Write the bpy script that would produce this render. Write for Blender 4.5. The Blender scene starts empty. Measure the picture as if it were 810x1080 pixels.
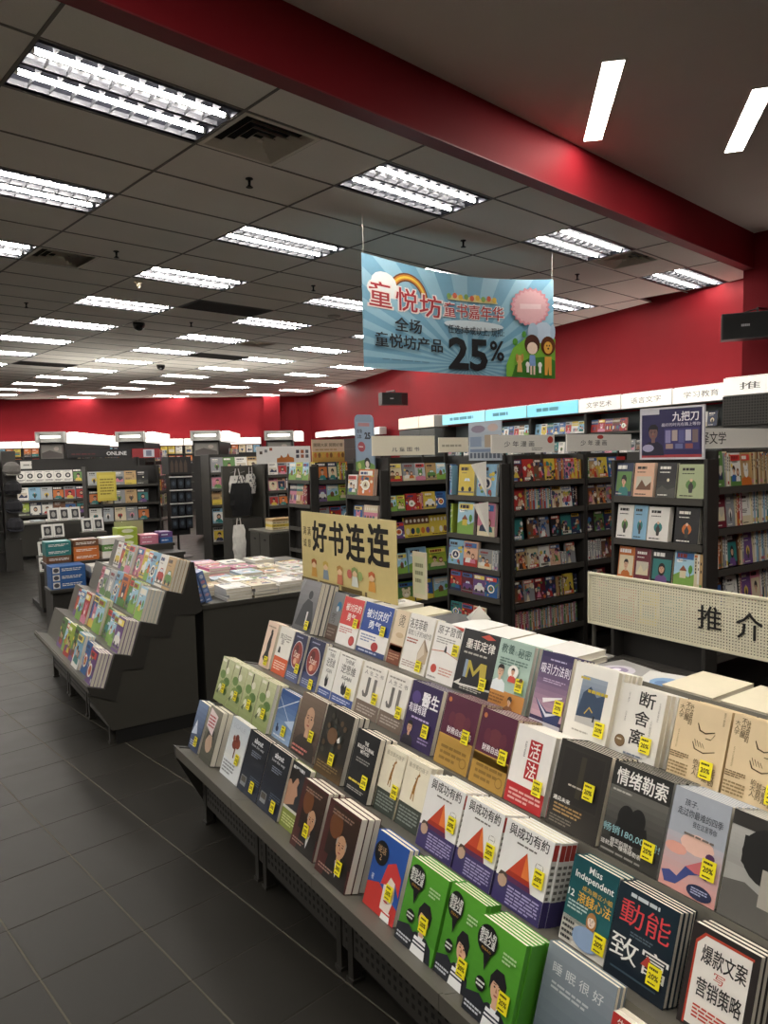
import bpy, math, random
from mathutils import Matrix, Vector
SC = bpy.context.scene
COL = SC.collection
# ------------------------------------------------------------------ helpers
def lin(h):
    h = h.lstrip('#')
    r = [int(h[i:i+2], 16)/255 for i in (0, 2, 4)]
    return tuple(c/12.92 if c <= .04045 else ((c+.055)/1.055)**2.4 for c in r)
MATS = {}
def mat(hexc, rough=.45, metal=0., noise=.06, scale=40., emit=0., alpha=1., spec=.5):
    key = (hexc, rough, metal, noise, scale, emit, alpha, spec)
    if key in MATS: return MATS[key]
    m = bpy.data.materials.new('surface_' + hexc.lstrip('#')); m.use_nodes = True
    nt = m.node_tree; b = nt.nodes['Principled BSDF']
    c = lin(hexc)
    b.inputs['Roughness'].default_value = rough; b.inputs['Metallic'].default_value = metal
    b.inputs['Specular IOR Level'].default_value = spec
    if noise > 0:
        tc = nt.nodes.new('ShaderNodeTexCoord'); n = nt.nodes.new('ShaderNodeTexNoise'); n.inputs['Scale'].default_value = scale
        n.inputs['Detail'].default_value = 3
        nt.links.new(tc.outputs['Object'], n.inputs['Vector'])
        mx = nt.nodes.new('ShaderNodeMix'); mx.data_type = 'RGBA'
        mx.inputs[6].default_value = (*[x*(1-noise) for x in c], 1); mx.inputs[7].default_value = (*[min(1, x*(1+noise)+.002) for x in c], 1)
        nt.links.new(n.outputs['Fac'], mx.inputs[0]); nt.links.new(mx.outputs[2], b.inputs['Base Color'])
    else:
        b.inputs['Base Color'].default_value = (*c, 1)
    if emit:
        b.inputs['Emission Color'].default_value = (*c, 1); b.inputs['Emission Strength'].default_value = emit
    if alpha < 1: b.inputs['Alpha'].default_value = alpha
    MATS[key] = m
    return m
def ink(h): return mat(h, .42, 0, .05, 30)
class MB:
    def __init__(s, M=None): s.v = []; s.f = []; s.mi = []; s.ms = []; s.M = M
    def slot(s, m):
        if m not in s.ms: s.ms.append(m)
        return s.ms.index(m)
    def add(s, vs, fs, m, M=None):
        o = len(s.v); k = s.slot(m); MM = M if M is not None else s.M
        for p in vs: s.v.append(tuple(MM @ Vector(p)) if MM is not None else tuple(p))
        for f in fs: s.f.append([o+i for i in f]); s.mi.append(k)
    def box(s, a, b, m, M=None):
        x0, y0, z0 = a; x1, y1, z1 = b
        s.add([(x0,y0,z0),(x1,y0,z0),(x1,y1,z0),(x0,y1,z0),(x0,y0,z1),(x1,y0,z1),(x1,y1,z1),(x0,y1,z1)],
              [(0,3,2,1),(4,5,6,7),(0,1,5,4),(1,2,6,5),(2,3,7,6),(3,0,4,7)], m, M)
    def bev(s, a, b, r, m, M=None):
        # box with chamfered vertical + top edges (12-sided outline, chamfer on top)
        x0, y0, z0 = a; x1, y1, z1 = b
        def ring(i, z): return [(x0+r+i,y0+i,z),(x1-r-i,y0+i,z),(x1-i,y0+r+i,z),(x1-i,y1-r-i,z),(x1-r-i,y1-i,z),(x0+r+i,y1-i,z),(x0+i,y1-r-i,z),(x0+i,y0+r+i,z)]
        V = ring(0, z0)+ring(0, z1-r)+ring(r*.7, z1)
        F = [tuple(range(7,-1,-1)), tuple(range(16,24))]
        for L in (0, 8):
            for i in range(8): F.append((L+i, L+(i+1)%8, L+8+(i+1)%8, L+8+i))
        s.add(V, F, m, M)
    def prism(s, pts, y0, y1, m, M=None):   # outline in x,z extruded along y
        n = len(pts); V = [(x, y0, z) for x, z in pts]+[(x, y1, z) for x, z in pts]
        F = [tuple(range(n)), tuple(range(2*n-1, n-1, -1))]+[(i, i+n, (i+1)%n+n, (i+1)%n) for i in range(n)]
        s.add(V, F, m, M)
    def cyl(s, a, b, r0, r1, m, n=10, M=None, caps=True):
        a = Vector(a); b = Vector(b); d = (b-a).normalized()
        u = d.orthogonal().normalized(); w = d.cross(u)
        V = []
        for p, r in ((a, r0), (b, r1)):
            for i in range(n):
                t = 2*math.pi*i/n; V.append(tuple(p+u*(r*math.cos(t))+w*(r*math.sin(t))))
        F = [(i, (i+1)%n, (i+1)%n+n, i+n) for i in range(n)]
        if caps: F += [tuple(range(n-1, -1, -1)), tuple(range(n, 2*n))]
        s.add(V, F, m, M)
    def lathe(s, prof, m, n=16, M=None, c=(0, 0)):
        V = []; F = []
        for r, z in prof:
            for i in range(n):
                t = 2*math.pi*i/n; V.append((c[0]+r*math.cos(t), c[1]+r*math.sin(t), z))
        for k in range(len(prof)-1):
            for i in range(n): F.append((k*n+i, k*n+(i+1)%n, (k+1)*n+(i+1)%n, (k+1)*n+i))
        F.append(tuple(range(n-1, -1, -1))); F.append(tuple(range((len(prof)-1)*n, len(prof)*n)))
        s.add(V, F, m, M)
    def mesh(s, name):
        me = bpy.data.meshes.new(name); me.from_pydata(s.v, [], s.f)
        for m in s.ms: me.materials.append(m)
        me.polygons.foreach_set('material_index', s.mi); me.update()
        return me
    def build(s, name, parent=None, M=None):
        return place(s.mesh(name), name, parent, M)
def place(me, name, parent=None, M=None):
    o = bpy.data.objects.new(name, me); COL.objects.link(o)
    if parent is not None: o.parent = parent
    if M is not None: o.matrix_local = M if parent is not None else M
    return o
def tag(o, label, cat, group=None):
    o['label'] = label; o['category'] = cat
    if group: o['group'] = group
    return o
def thing(name, label, cat, M=None, group=None):
    o = bpy.data.objects.new(name, None); COL.objects.link(o); o.empty_display_size = .05
    if M is not None: o.matrix_world = M
    return tag(o, label, cat, group)
def struct(o): o['kind'] = 'structure'; return o
def T(x, y, z): return Matrix.Translation((x, y, z))
def RZ(a): return Matrix.Rotation(a, 4, 'Z')
def basis(X, Y, Z, o):
    return Matrix(((X[0], Y[0], Z[0], o[0]), (X[1], Y[1], Z[1], o[1]), (X[2], Y[2], Z[2], o[2]), (0, 0, 0, 1)))
ORD = ['first','second','third','fourth','fifth','sixth','seventh','eighth','ninth','tenth','eleventh','twelfth','thirteenth','fourteenth','fifteenth','sixteenth','seventeenth','eighteenth','nineteenth','twentieth','twenty-first','twenty-second','twenty-third','twenty-fourth','twenty-fifth','twenty-sixth','twenty-seventh','twenty-eighth','twenty-ninth','thirtieth']
# ------------------------------------------------------------------ lettering
TXT = {}
def text_geo(s, bold=0.):
    key = (s, bold)
    if key in TXT: return TXT[key]
    cu = bpy.data.curves.new('lettering', 'FONT'); cu.body = s; cu.size = 1; cu.offset = bold; cu.resolution_u = 2
    cu.align_x = 'CENTER'; cu.space_line = .92
    ob = bpy.data.objects.new('lettering', cu); COL.objects.link(ob)
    dg = bpy.context.evaluated_depsgraph_get(); me = bpy.data.meshes.new_from_object(ob.evaluated_get(dg))
    V = [(v.co.x, v.co.y) for v in me.vertices]; F = [tuple(p.vertices) for p in me.polygons]
    bpy.data.objects.remove(ob); bpy.data.curves.remove(cu); bpy.data.meshes.remove(me)
    if not V: V = [(0, 0), (1, 0), (1, 1)]; F = [(0, 1, 2)]
    x0 = min(p[0] for p in V); x1 = max(p[0] for p in V); y0 = min(p[1] for p in V); y1 = max(p[1] for p in V)
    V = [((x-x0)/max(1e-6, x1-x0), (y-y0)/max(1e-6, y1-y0)) for x, y in V]
    TXT[key] = (V, F)
    return TXT[key]
# ------------------------------------------------------------------ printed artwork (flat shapes in cover coordinates u,v)
def R(u0, v0, u1, v1, c): return ('P', [(u0, v0), (u1, v0), (u1, v1), (u0, v1)], c)
def Q(c, *pts): return ('P', list(pts), c)
def El(u, v, ru, rv, c, n=20): return ('P', [(u+ru*math.cos(2*math.pi*i/n), v+rv*math.sin(2*math.pi*i/n)) for i in range(n)], c)
def TX(s, u0, v0, u1, v1, c, bold=0.): return ('T', s, u0, v0, u1, v1, c, bold)
def VT(s, u0, v0, u1, v1, c, bold=0.): return ('T', '\n'.join(s), u0, v0, u1, v1, c, bold)
def LN(u0, v0, u1, v1, n, c, seed=1, fill=.5): return ('L', u0, v0, u1, v1, n, c, seed, fill)
def GR(u0, v0, u1, v1, top, bot, n=10):
    a = [int(top[i:i+2], 16) for i in (1, 3, 5)]; b = [int(bot[i:i+2], 16) for i in (1, 3, 5)]; out = []
    for k in range(n):
        t = (k+.5)/n; c = '#%02x%02x%02x' % tuple(int(b[i]+(a[i]-b[i])*t) for i in range(3))
        out.append(('F', [(u0, v0+(v1-v0)*k/n), (u1, v0+(v1-v0)*k/n), (u1, v0+(v1-v0)*(k+1)/n), (u0, v0+(v1-v0)*(k+1)/n)], c))
    return out
def person(u, v, s, asp, skin, hair, top, style='short', collar=None):
    # head-and-shoulders artwork; s = head half height in v, asp = cover h / w
    ru = s*.72*asp; P = []
    P.append(Q(top, (u-ru*2.5, v-s*3.4), (u+ru*2.5, v-s*3.4), (u+ru*2.1, v-s*1.9), (u+ru*1.0, v-s*1.35), (u-ru*1.0, v-s*1.35), (u-ru*2.1, v-s*1.9)))
    if collar: P.append(Q(collar, (u-ru*.55, v-s*1.3), (u+ru*.55, v-s*1.3), (u, v-s*2.7)))
    P.append(R(u-ru*.42, v-s*1.5, u+ru*.42, v-s*.6, skin))
    if style == 'long': P.append(El(u, v-s*.15, ru*1.4, s*1.45, hair))
    P.append(El(u, v, ru, s, skin))
    if style == 'short':
        P.append(Q(hair, (u-ru*1.08, v+s*.05), (u-ru*1.12, v+s*.7), (u-ru*.5, v+s*1.22), (u+ru*.5, v+s*1.25), (u+ru*1.1, v+s*.8), (u+ru*1.08, v+s*.05), (u+ru*.8, v+s*.5), (u-ru*.75, v+s*.52)))
    elif style == 'fringe':
        P.append(Q(hair, (u-ru*1.2, v-s*.35), (u-ru*1.3, v+s*.6), (u-ru*.6, v+s*1.35), (u+ru*.6, v+s*1.35), (u+ru*1.3, v+s*.6), (u+ru*1.2, v-s*.4), (u+ru*.75, v-s*.05), (u+ru*.2, v+s*.3), (u-ru*.75, v+s*.42)))
    elif style == 'long':
        P.append(Q(hair, (u-ru*1.1, v+s*.1), (u-ru, v+s*.9), (u, v+s*1.25), (u+ru, v+s*.9), (u+ru*1.1, v+s*.1), (u+ru*.3, v+s*.55), (u-ru*.7, v+s*.4)))
    elif style == 'bald':
        P.append(Q(hair, (u-ru*1.08, v-s*.1), (u-ru*1.1, v+s*.45), (u-ru*.8, v+s*.75), (u-ru*.85, v+s*.1)))
        P.append(Q(hair, (u+ru*1.08, v-s*.1), (u+ru*.85, v+s*.1), (u+ru*.8, v+s*.75), (u+ru*1.1, v+s*.45)))
    for k in (-1, 1):
        P.append(El(u+k*ru*.4, v+s*.06, ru*.16, s*.07, '#2a1c18', 8)); P.append(R(u+k*ru*.4-ru*.22, v+s*.24, u+k*ru*.4+ru*.22, v+s*.3, '#3a2820'))
    P.append(Q('#a87458', (u-ru*.05, v+s*.1), (u+ru*.16, v-s*.28), (u-ru*.14, v-s*.28)))
    P.append(El(u, v-s*.52, ru*.3, s*.07, '#9a4a44', 10))
    return P
EPS = .00022
def art(mb, prims, w, h, M=None, y0=0., eps=EPS):
    flat = []
    for p in prims:
        if isinstance(p, list): flat += p
        else: flat.append(p)
    lay = 0
    for p in flat:
        if p[0] != 'F' or lay == 0: lay += 1
        y = y0-eps*lay
        if p[0] in 'PF':
            pts = [(min(1, max(0, u))*w, y, min(1, max(0, v))*h) for u, v in p[1]]
            ar = sum(pts[i][0]*pts[(i+1)%len(pts)][2]-pts[(i+1)%len(pts)][0]*pts[i][2] for i in range(len(pts)))
            if abs(ar) < 1e-9: continue
            if ar < 0: pts.reverse()
            mb.add(pts, [tuple(range(len(pts)))], ink(p[2]), M)
        elif p[0] == 'T':
            _, s, u0, v0, u1, v1, c, bold = p
            if bold and any(ord(ch) > 255 for ch in s):   # heavier strokes: the glyphs overprinted with a small shift
                V, F = text_geo(s, 0.); ls = s.split('\n')
                du = (u1-u0)/max(len(x) for x in ls)*bold*.9; dv = (v1-v0)/len(ls)*bold*.7
                for k, (a0, b0) in enumerate(((-du, -dv), (du, -dv), (-du, dv), (du, dv))):
                    mb.add([((u0+a0+(u1-u0)*a)*w, y-k*1.5e-5, (v0+b0+(v1-v0)*b)*h) for a, b in V], F, ink(c), M)
            else:
                V, F = text_geo(s, bold)
                mb.add([((u0+(u1-u0)*a)*w, y, (v0+(v1-v0)*b)*h) for a, b in V], F, ink(c), M)
        elif p[0] == 'L':
            _, u0, v0, u1, v1, n, c, seed, fill = p
            rg = random.Random(seed*31+n)
            for k in range(n):
                vv = v0+(v1-v0)*(k+.5)/n; hh = (v1-v0)/n*fill/2; x = u0
                end = u1 if k else u0+(u1-u0)*rg.uniform(.6, 1)
                while x < end:
                    L = (u1-u0)*rg.uniform(.1, .3); xe = min(x+L, end)
                    mb.add([(x*w, y, (vv-hh)*h), (xe*w, y, (vv-hh)*h), (xe*w, y, (vv+hh)*h), (x*w, y, (vv+hh)*h)], [(0, 1, 2, 3)], ink(c), M)
                    x = xe+(u1-u0)*.03
PAGES = None
def page_mat():
    global PAGES
    if PAGES: return PAGES
    m = bpy.data.materials.new('page_edges'); m.use_nodes = True; nt = m.node_tree; b = nt.nodes['Principled BSDF']
    b.inputs['Roughness'].default_value = .8
    tc = nt.nodes.new('ShaderNodeTexCoord'); mp = nt.nodes.new('ShaderNodeMapping'); mp.inputs['Scale'].default_value = (3, 900, 3)
    n = nt.nodes.new('ShaderNodeTexNoise'); n.inputs['Scale'].default_value = 1.; n.inputs['Detail'].default_value = 2
    nt.links.new(tc.outputs['Object'], mp.inputs['Vector']); nt.links.new(mp.outputs['Vector'], n.inputs['Vector'])
    cr = nt.nodes.new('ShaderNodeMix'); cr.data_type = 'RGBA'
    cr.inputs[6].default_value = (*lin('#cfc6b0'), 1); cr.inputs[7].default_value = (*lin('#f4efe2'), 1)
    nt.links.new(n.outputs['Fac'], cr.inputs[0]); nt.links.new(cr.outputs[2], b.inputs['Base Color'])
    PAGES = m
    return m
def cover_mesh(w, h, t, bg, prims, spine_right=False, spine='', spine_prims=(), back=None, solo=False):
    mb = MB(); c = ink(bg); sc = ink(spine or bg); b = .0012
    mb.box((0, 0, 0), (w, b, h), c); mb.box((0, t-b, 0), (w, t, h), ink(back or bg))
    if spine_right: mb.box((w-b, b, 0), (w, t-b, h), sc)
    else: mb.box((0, b, 0), (b, t-b, h), sc)
    art(mb, prims, w, h)
    if spine_prims and spine_right:
        M = basis((0, 1, 0), (-1, 0, 0), (0, 0, 1), (w, 0, 0))
        art(mb, list(spine_prims), t, h, M)
    if solo: pages_into(mb, w, h, t, spine_right)
    return mb.mesh('book_cover')
def pages_into(mb, w, h, t, spine_right):
    i = .0022
    if spine_right: mb.box((i, .0013, i), (w-.0013, t-.0013, h-i), page_mat())
    else: mb.box((.0013, .0013, i), (w-i, t-.0013, h-i), page_mat())
PG = {}
def pages_mesh(w, h, t, spine_right=False):
    k = (round(w, 3), round(h, 3), round(t, 3), spine_right)
    if k not in PG:
        mb = MB(); pages_into(mb, w, h, t, spine_right); PG[k] = mb.mesh('book_pages')
    return PG[k]
STK = {}
def sticker_mesh(s=1., txt=True):
    k = (s, txt)
    if k not in STK:
        mb = MB(); w, h = .033*s, .042*s
        mb.box((0, -.0006, 0), (w, 0, h), mat('#f2e31c', .5, 0, .04))
        P = [LN(.12, .74, .88, .9, 1, '#3a3208', 3, .7), LN(.15, .08, .85, .2, 1, '#3a3208', 5, .6)]
        if txt: P.append(TX('20%', .14, .34, .86, .62, '#1c1804', .02))
        art(mb, P, w, h, y0=-.0006)
        STK[k] = mb.mesh('price_sticker')
    return STK[k]
# ------------------------------------------------------------------ camera
H = 1.70; PHI = math.radians(8.3908)
F_PX, YAW, PITCH, ROLL = 771.205, .60361, -.076796, -.0216772
def cam_axes():
    f = Vector((math.sin(YAW)*math.cos(PITCH), math.cos(YAW)*math.cos(PITCH), math.sin(PITCH)))
    rt = Vector((math.cos(YAW), -math.sin(YAW), 0)); up = rt.cross(f)
    c, s = math.cos(ROLL), math.sin(ROLL)
    return rt*c+up*s, up*c-rt*s, f
cr_, cu_, cf_ = cam_axes()
cam = bpy.data.cameras.new('camera'); cam.sensor_fit = 'VERTICAL'; cam.sensor_height = 36; cam.lens = 36*F_PX/1080
cam.clip_start = .05; cam.clip_end = 200
co = bpy.data.objects.new('camera', cam); COL.objects.link(co)
co.matrix_world = basis(cr_, cu_, -cf_, (0, 0, H)); SC.camera = co
# ------------------------------------------------------------------ room
ZC, ZU = H+2.1297, 4.22
GM = RZ(PHI)                                     # the building grid (ceiling, floor tiles, beam) is turned against the furniture
def gw(u, v, z=0.): return GM @ Vector((u+GU, v+GV, z))
GU, GV = 1.382, 3.954                            # ceiling lattice origin seen from the camera foot (building axes)
def floor_mat():
    m = bpy.data.materials.new('floor_tiles'); m.use_nodes = True; nt = m.node_tree; b = nt.nodes['Principled BSDF']; L = nt.links.new; b.inputs['Specular IOR Level'].default_value = .12
    tc = nt.nodes.new('ShaderNodeTexCoord'); sp = nt.nodes.new('ShaderNodeSeparateXYZ'); L(tc.outputs['Object'], sp.inputs[0])
    P = .3555; outs = []
    def M(op, a, bv=None, c=None):
        n = nt.nodes.new('ShaderNodeMath'); n.operation = op
        for i, x in enumerate((a, bv, c)):
            if x is None: continue
            if isinstance(x, (int, float)): n.inputs[i].default_value = x
            else: L(x, n.inputs[i])
        return n.outputs[0]
    cells = []
    for ax, off in ((0, 1.0625), (1, 2.1133)):
        q = M('DIVIDE', M('SUBTRACT', sp.outputs[ax], off-P*400), P)
        fr = M('FRACT', q); cells.append(M('FLOOR', q))
        outs.append(M('MINIMUM', fr, M('SUBTRACT', 1., fr)))
    d = M('MINIMUM', outs[0], outs[1])
    g = nt.nodes.new('ShaderNodeMapRange'); g.inputs[1].default_value = .005; g.inputs[2].default_value = .013; L(d, g.inputs[0])
    cb = nt.nodes.new('ShaderNodeCombineXYZ'); L(cells[0], cb.inputs[0]); L(cells[1], cb.inputs[1])
    wn = nt.nodes.new('ShaderNodeTexWhiteNoise'); L(cb.outputs[0], wn.inputs['Vector'])
    n = nt.nodes.new('ShaderNodeTexNoise'); n.inputs['Scale'].default_value = 5; n.inputs['Detail'].default_value = 5; L(tc.outputs['Object'], n.inputs['Vector'])
    f = M('MULTIPLY_ADD', wn.outputs['Value'], .35, M('MULTIPLY', n.outputs['Fac'], .65))
    mx = nt.nodes.new('ShaderNodeMix'); mx.data_type = 'RGBA'; L(f, mx.inputs[0])
    mx.inputs[6].default_value = (*lin('#22211e'), 1); mx.inputs[7].default_value = (*lin('#2f2d29'), 1)
    m2 = nt.nodes.new('ShaderNodeMix'); m2.data_type = 'RGBA'; L(g.outputs[0], m2.inputs[0])
    gc = nt.nodes.new('ShaderNodeMix'); gc.data_type = 'RGBA'; L(M('LESS_THAN', outs[0], outs[1]), gc.inputs[0])
    gc.inputs[6].default_value = (*lin('#2e2b26'), 1); gc.inputs[7].default_value = (*lin('#565249'), 1); L(gc.outputs[2], m2.inputs[6]); L(mx.outputs[2], m2.inputs[7]); L(m2.outputs[2], b.inputs['Base Color'])  # sheen put into the colour: joints at constant x painted lighter
    r = nt.nodes.new('ShaderNodeMapRange'); L(n.outputs['Fac'], r.inputs[0]); r.inputs[3].default_value = .34; r.inputs[4].default_value = .5
    m3 = M('MULTIPLY_ADD', M('SUBTRACT', 1., g.outputs[0]), .4, r.outputs[0]); L(m3, b.inputs['Roughness'])
    bp = nt.nodes.new('ShaderNodeBump'); bp.inputs['Strength'].default_value = .7; bp.inputs['Distance'].default_value = .003
    L(g.outputs[0], bp.inputs['Height']); L(bp.outputs[0], b.inputs['Normal'])
    return m
mb = MB(); mb.box((-9, -7, -.1), (18, 32, 0), floor_mat()); fl = struct(mb.build('floor', None, GM))
RED = mat('#861a23', .6, 0, .05, 3, 0, 1., .12); WHITE_CEIL = mat('#cfcac2', .85, 0, .05, 6)
def ceil_mat():
    m = bpy.data.materials.new('ceiling_tile'); m.use_nodes = True; nt = m.node_tree; b = nt.nodes['Principled BSDF']; b.inputs['Roughness'].default_value = .9
    tc = nt.nodes.new('ShaderNodeTexCoord'); n = nt.nodes.new('ShaderNodeTexNoise'); n.inputs['Scale'].default_value = 160; n.inputs['Detail'].default_value = 4
    n2 = nt.nodes.new('ShaderNodeTexNoise'); n2.inputs['Scale'].default_value = 1.1
    nt.links.new(tc.outputs['Object'], n.inputs['Vector']); nt.links.new(tc.outputs['Object'], n2.inputs['Vector'])
    ad = nt.nodes.new('ShaderNodeMath'); ad.operation = 'ADD'; nt.links.new(n.outputs['Fac'], ad.inputs[0]); nt.links.new(n2.outputs['Fac'], ad.inputs[1])
    mr = nt.nodes.new('ShaderNodeMapRange'); mr.inputs[1].default_value = .6; mr.inputs[2].default_value = 1.4; nt.links.new(ad.outputs[0], mr.inputs[0])
    mx = nt.nodes.new('ShaderNodeMix'); mx.data_type = 'RGBA'; mx.inputs[6].default_value = (*lin('#e2ddd4'), 1); mx.inputs[7].default_value = (*lin('#efeae1'), 1)
    nt.links.new(mr.outputs[0], mx.inputs[0]); nt.links.new(mx.outputs[2], b.inputs['Base Color'])
    return m
CT = ceil_mat(); TBAR = mat('#6f6a63', .6, 0, .04)
PU, PV = 2.42, .62                               # fixture pitch along u, tile width along v
LIGHTS = []; VENTS = [(1.21, 0), (1.21, 6), (6.05, 0), (1.21, 12), (6.05, 12)]; BLANKS = [(3.63, 8), (6.05, 15), (3.63, 20), (1.21, 27)]
U0, U1, V0, V1 = -7*1.21, 12*1.21, -.45, 36*PV
for i in range(-2, 6):
    for j in range(0, 12): LIGHTS.append((i*PU, j*3))
LSET = {(round(a, 2), j) for a, j in LIGHTS}; VSET = {(round(a, 2), j) for a, j in VENTS}; BSET = {(round(a, 2), j) for a, j in BLANKS}
# slanted room outline in world coordinates
WR = [(9.05, 4.72), (10.42, 14.0), (12.45, 22.4), (12.2, 22.85), (3.48, 27.35), (-6.5, 32.5)]
def inside(p):                                   # left of the right wall / in front of the back wall
    pts = WR
    for (ax, ay), (bx, by) in ((pts[0], pts[1]), (pts[1], pts[2]), (pts[3], pts[4])):
        if (bx-ax)*(p[1]-ay)-(by-ay)*(p[0]-ax) < -.9*math.hypot(bx-ax, by-ay): return False
    return True
mb = MB()
v = V0; first = True
for j in range(-1, 36):
    va, vb = (V0, 0.) if j < 0 else (j*PV, (j+1)*PV)
    for i in range(-7, 12):
        ua, ub = i*1.21, (i+1)*1.21; c = gw((ua+ub)/2, (va+vb)/2)
        if not inside(c): continue
        k = (round(ua, 2), j)
        if k in LSET: continue
        if k in VSET: ua = ua+.6
        if k in BSET: mb.box((ua+GU, va+GV, ZC), (ub+GU, vb+GV, ZC+.02), mat('#2c2a28', .8, 0, .1)); continue
        mb.box((ua+GU, va+GV, ZC), (ub+GU, vb+GV, ZC+.02), CT)
for j in range(0, 37):                           # exposed T-bars
    mb.box((U0+GU, j*PV+GV-.009, ZC-.004), (U1+GU, j*PV+GV+.009, ZC+.001), TBAR)
for i in range(-7, 13):
    mb.box((i*1.21+GU-.009, V0+GV, ZC-.0045), (i*1.21+GU+.009, V1+GV, ZC+.0005), TBAR)
for a, j in VENTS: mb.box((a+.6+GU-.012, j*PV+GV, ZC-.0045), (a+.6+GU+.012, (j+1)*PV+GV, ZC+.0005), TBAR)
struct(mb.build('ceiling', None, GM))
mb = MB(); mb.box((U0+GU, -7, ZU), (13, V0+GV+.1, ZU+.05), mat('#e4dcd2', .85, 0, .03, 3)); struct(mb.build('ceiling_front', None, GM))
# the roof void above the suspended ceiling is closed so no light leaks in
mb = MB(); mb.box((-9, -7, ZU+.06), (18, 32, ZU+.1), mat('#8a8680', .9)); struct(mb.build('ceiling_slab', None, GM))
mb = MB(); BY = V0+GV
mb.box((U0+GU, BY-.06, ZC-.012), (9.3, BY+.05, ZU), RED)
mb.box((U0+GU, BY-.064, ZC-.02), (9.3, BY+.06, ZC-.010), mat('#7c1a22', .5)); struct(mb.build('trim_1', None, GM))
mb = MB(); mb.box((9.27, 1.2, 0), (10.2, 3.56, ZU), mat('#7a1820', .6, 0, .05, 3, 0, 1., .12)); struct(mb.build('pillar', None, GM))
def wall_seg(name, a, b, z1=ZU, th=.12, m=RED):
    a = Vector((*a, 0)); b = Vector((*b, 0)); L = (b-a).length; ang = math.atan2(b.y-a.y, b.x-a.x)
    mb = MB(); mb.box((0, -th, 0), (L, 0, z1), m); return struct(mb.build(name, None, T(a.x, a.y, 0) @ RZ(ang)))
wall_seg('wall_right', WR[0], WR[1]); wall_seg('wall_right_rear', WR[1], WR[2]); wall_seg('wall_notch', WR[2], WR[3]); wall_seg('wall_back', WR[3], WR[5])
GREYW = mat('#8c8a86', .7)
wall_seg('wall_left', (-6.5, 32.5), (-7.2, -6), m=GREYW); wall_seg('wall_front', (-7.2, -6), (11, -6), m=GREYW); wall_seg('wall_side', (11, -6), (9.05, 4.72), m=RED)
mb = MB(); mb.box((-.28, -.05, 0), (.28, .3, ZC-.01), RED)
bd = (Vector((*WR[4], 0))-Vector((*WR[3], 0))).normalized(); pc = Vector((*WR[3], 0))+bd*.9
struct(mb.build('pillar_rear', None, T(pc.x, pc.y, 0) @ RZ(math.atan2(bd.y, bd.x)+0)))
# ------------------------------------------------------------------ ceiling fittings
TUBE_E = 40.
TUBE = mat('#fff8ee', .4, 0, 0, 40, TUBE_E); REFL = mat('#303138', .3, .85, .02); LOUV = mat('#5e5f64', .4, .3, .02)
def fixture_meshes():
    W, D, hh = 1.186, .596, .085
    h = MB()                                      # open-bottomed tray with a flange
    h.box((0, 0, hh-.004), (W, D, hh), REFL); t = .006
    h.box((0, 0, -.002), (W, t, hh), REFL); h.box((0, D-t, -.002), (W, D, hh), REFL); h.box((0, t, -.002), (t, D-t, hh), REFL); h.box((W-t, t, -.002), (W, D-t, hh), REFL)
    for yc in (D/2,): h.prism([(0, 0)]*0 or [(t, hh-.03), (W-t, hh-.03), (W-t, hh-.004), (t, hh-.004)], yc-.02, yc+.02, REFL)
    tubes = []
    for yc in (D*.27, D*.73):
        q = MB(); q.cyl((.03, yc, .018), (W-.03, yc, .018), .0145, .0145, TUBE, 10)
        q.cyl((.008, yc, .018), (.03, yc, .018), .016, .016, mat('#d8d8d4', .4, .5, .02), 10); q.cyl((W-.03, yc, .018), (W-.008, yc, .018), .016, .016, mat('#d8d8d4', .4, .5, .02), 10)
        tubes.append(q.mesh('fluorescent_tube'))
    lou = []
    for yc in (D*.27, D*.73):
        q = MB()
        for k in range(1, 10):
            x = W*k/10
            for sgn in (-1, 1):                   # paired fins, shaped like quarter leaves either side of the tube
                pts = [(.02, .002), (.125, -.0005), (.125, .012), (.06, .045), (.02, .05)]
                V = [(x-.0012, yc+sgn*a, b) for a, b in pts]+[(x+.0012, yc+sgn*a, b) for a, b in pts]; n = len(pts)
                q.add(V, [tuple(range(n)), tuple(range(2*n-1, n-1, -1))]+[(i, (i+1)%n, (i+1)%n+n, i+n) for i in range(n)], LOUV)
        for sgn in (-1, 1): q.box((.006, yc+sgn*.125-.0015, -.001), (W-.006, yc+sgn*.125+.0015, .03), LOUV)
        lou.append(q.mesh('louvre'))
    return h.mesh('light_tray'), tubes, lou
fm, ft, flv = fixture_meshes()
n = 0
colw = {-2: 'far left', -1: 'left', 0: 'first', 1: 'second', 2: 'third', 3: 'fourth', 4: 'fifth', 5: 'sixth'}
for i in range(-2, 6):
    for j in range(0, 12):
        u, v = i*PU+.012, j*3*PV+.012; p = gw(u+.6, v+.3)
        if not inside((p.x+.15, p.y+.15)) or not inside((p.x+.45, p.y+.4)): continue
        t = thing('ceiling_light', f'recessed twin-tube louvre light, {colw[i]} column, {ORD[j]} row behind the red beam', 'ceiling light', T(*gw(u, v, ZC)) @ RZ(PHI), 'recessed louvre ceiling lights')
        place(fm, 'light_tray', t)
        for q in ft: place(q, 'fluorescent_tube', t)
        for q in flv: place(q, 'louvre', t)
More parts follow.
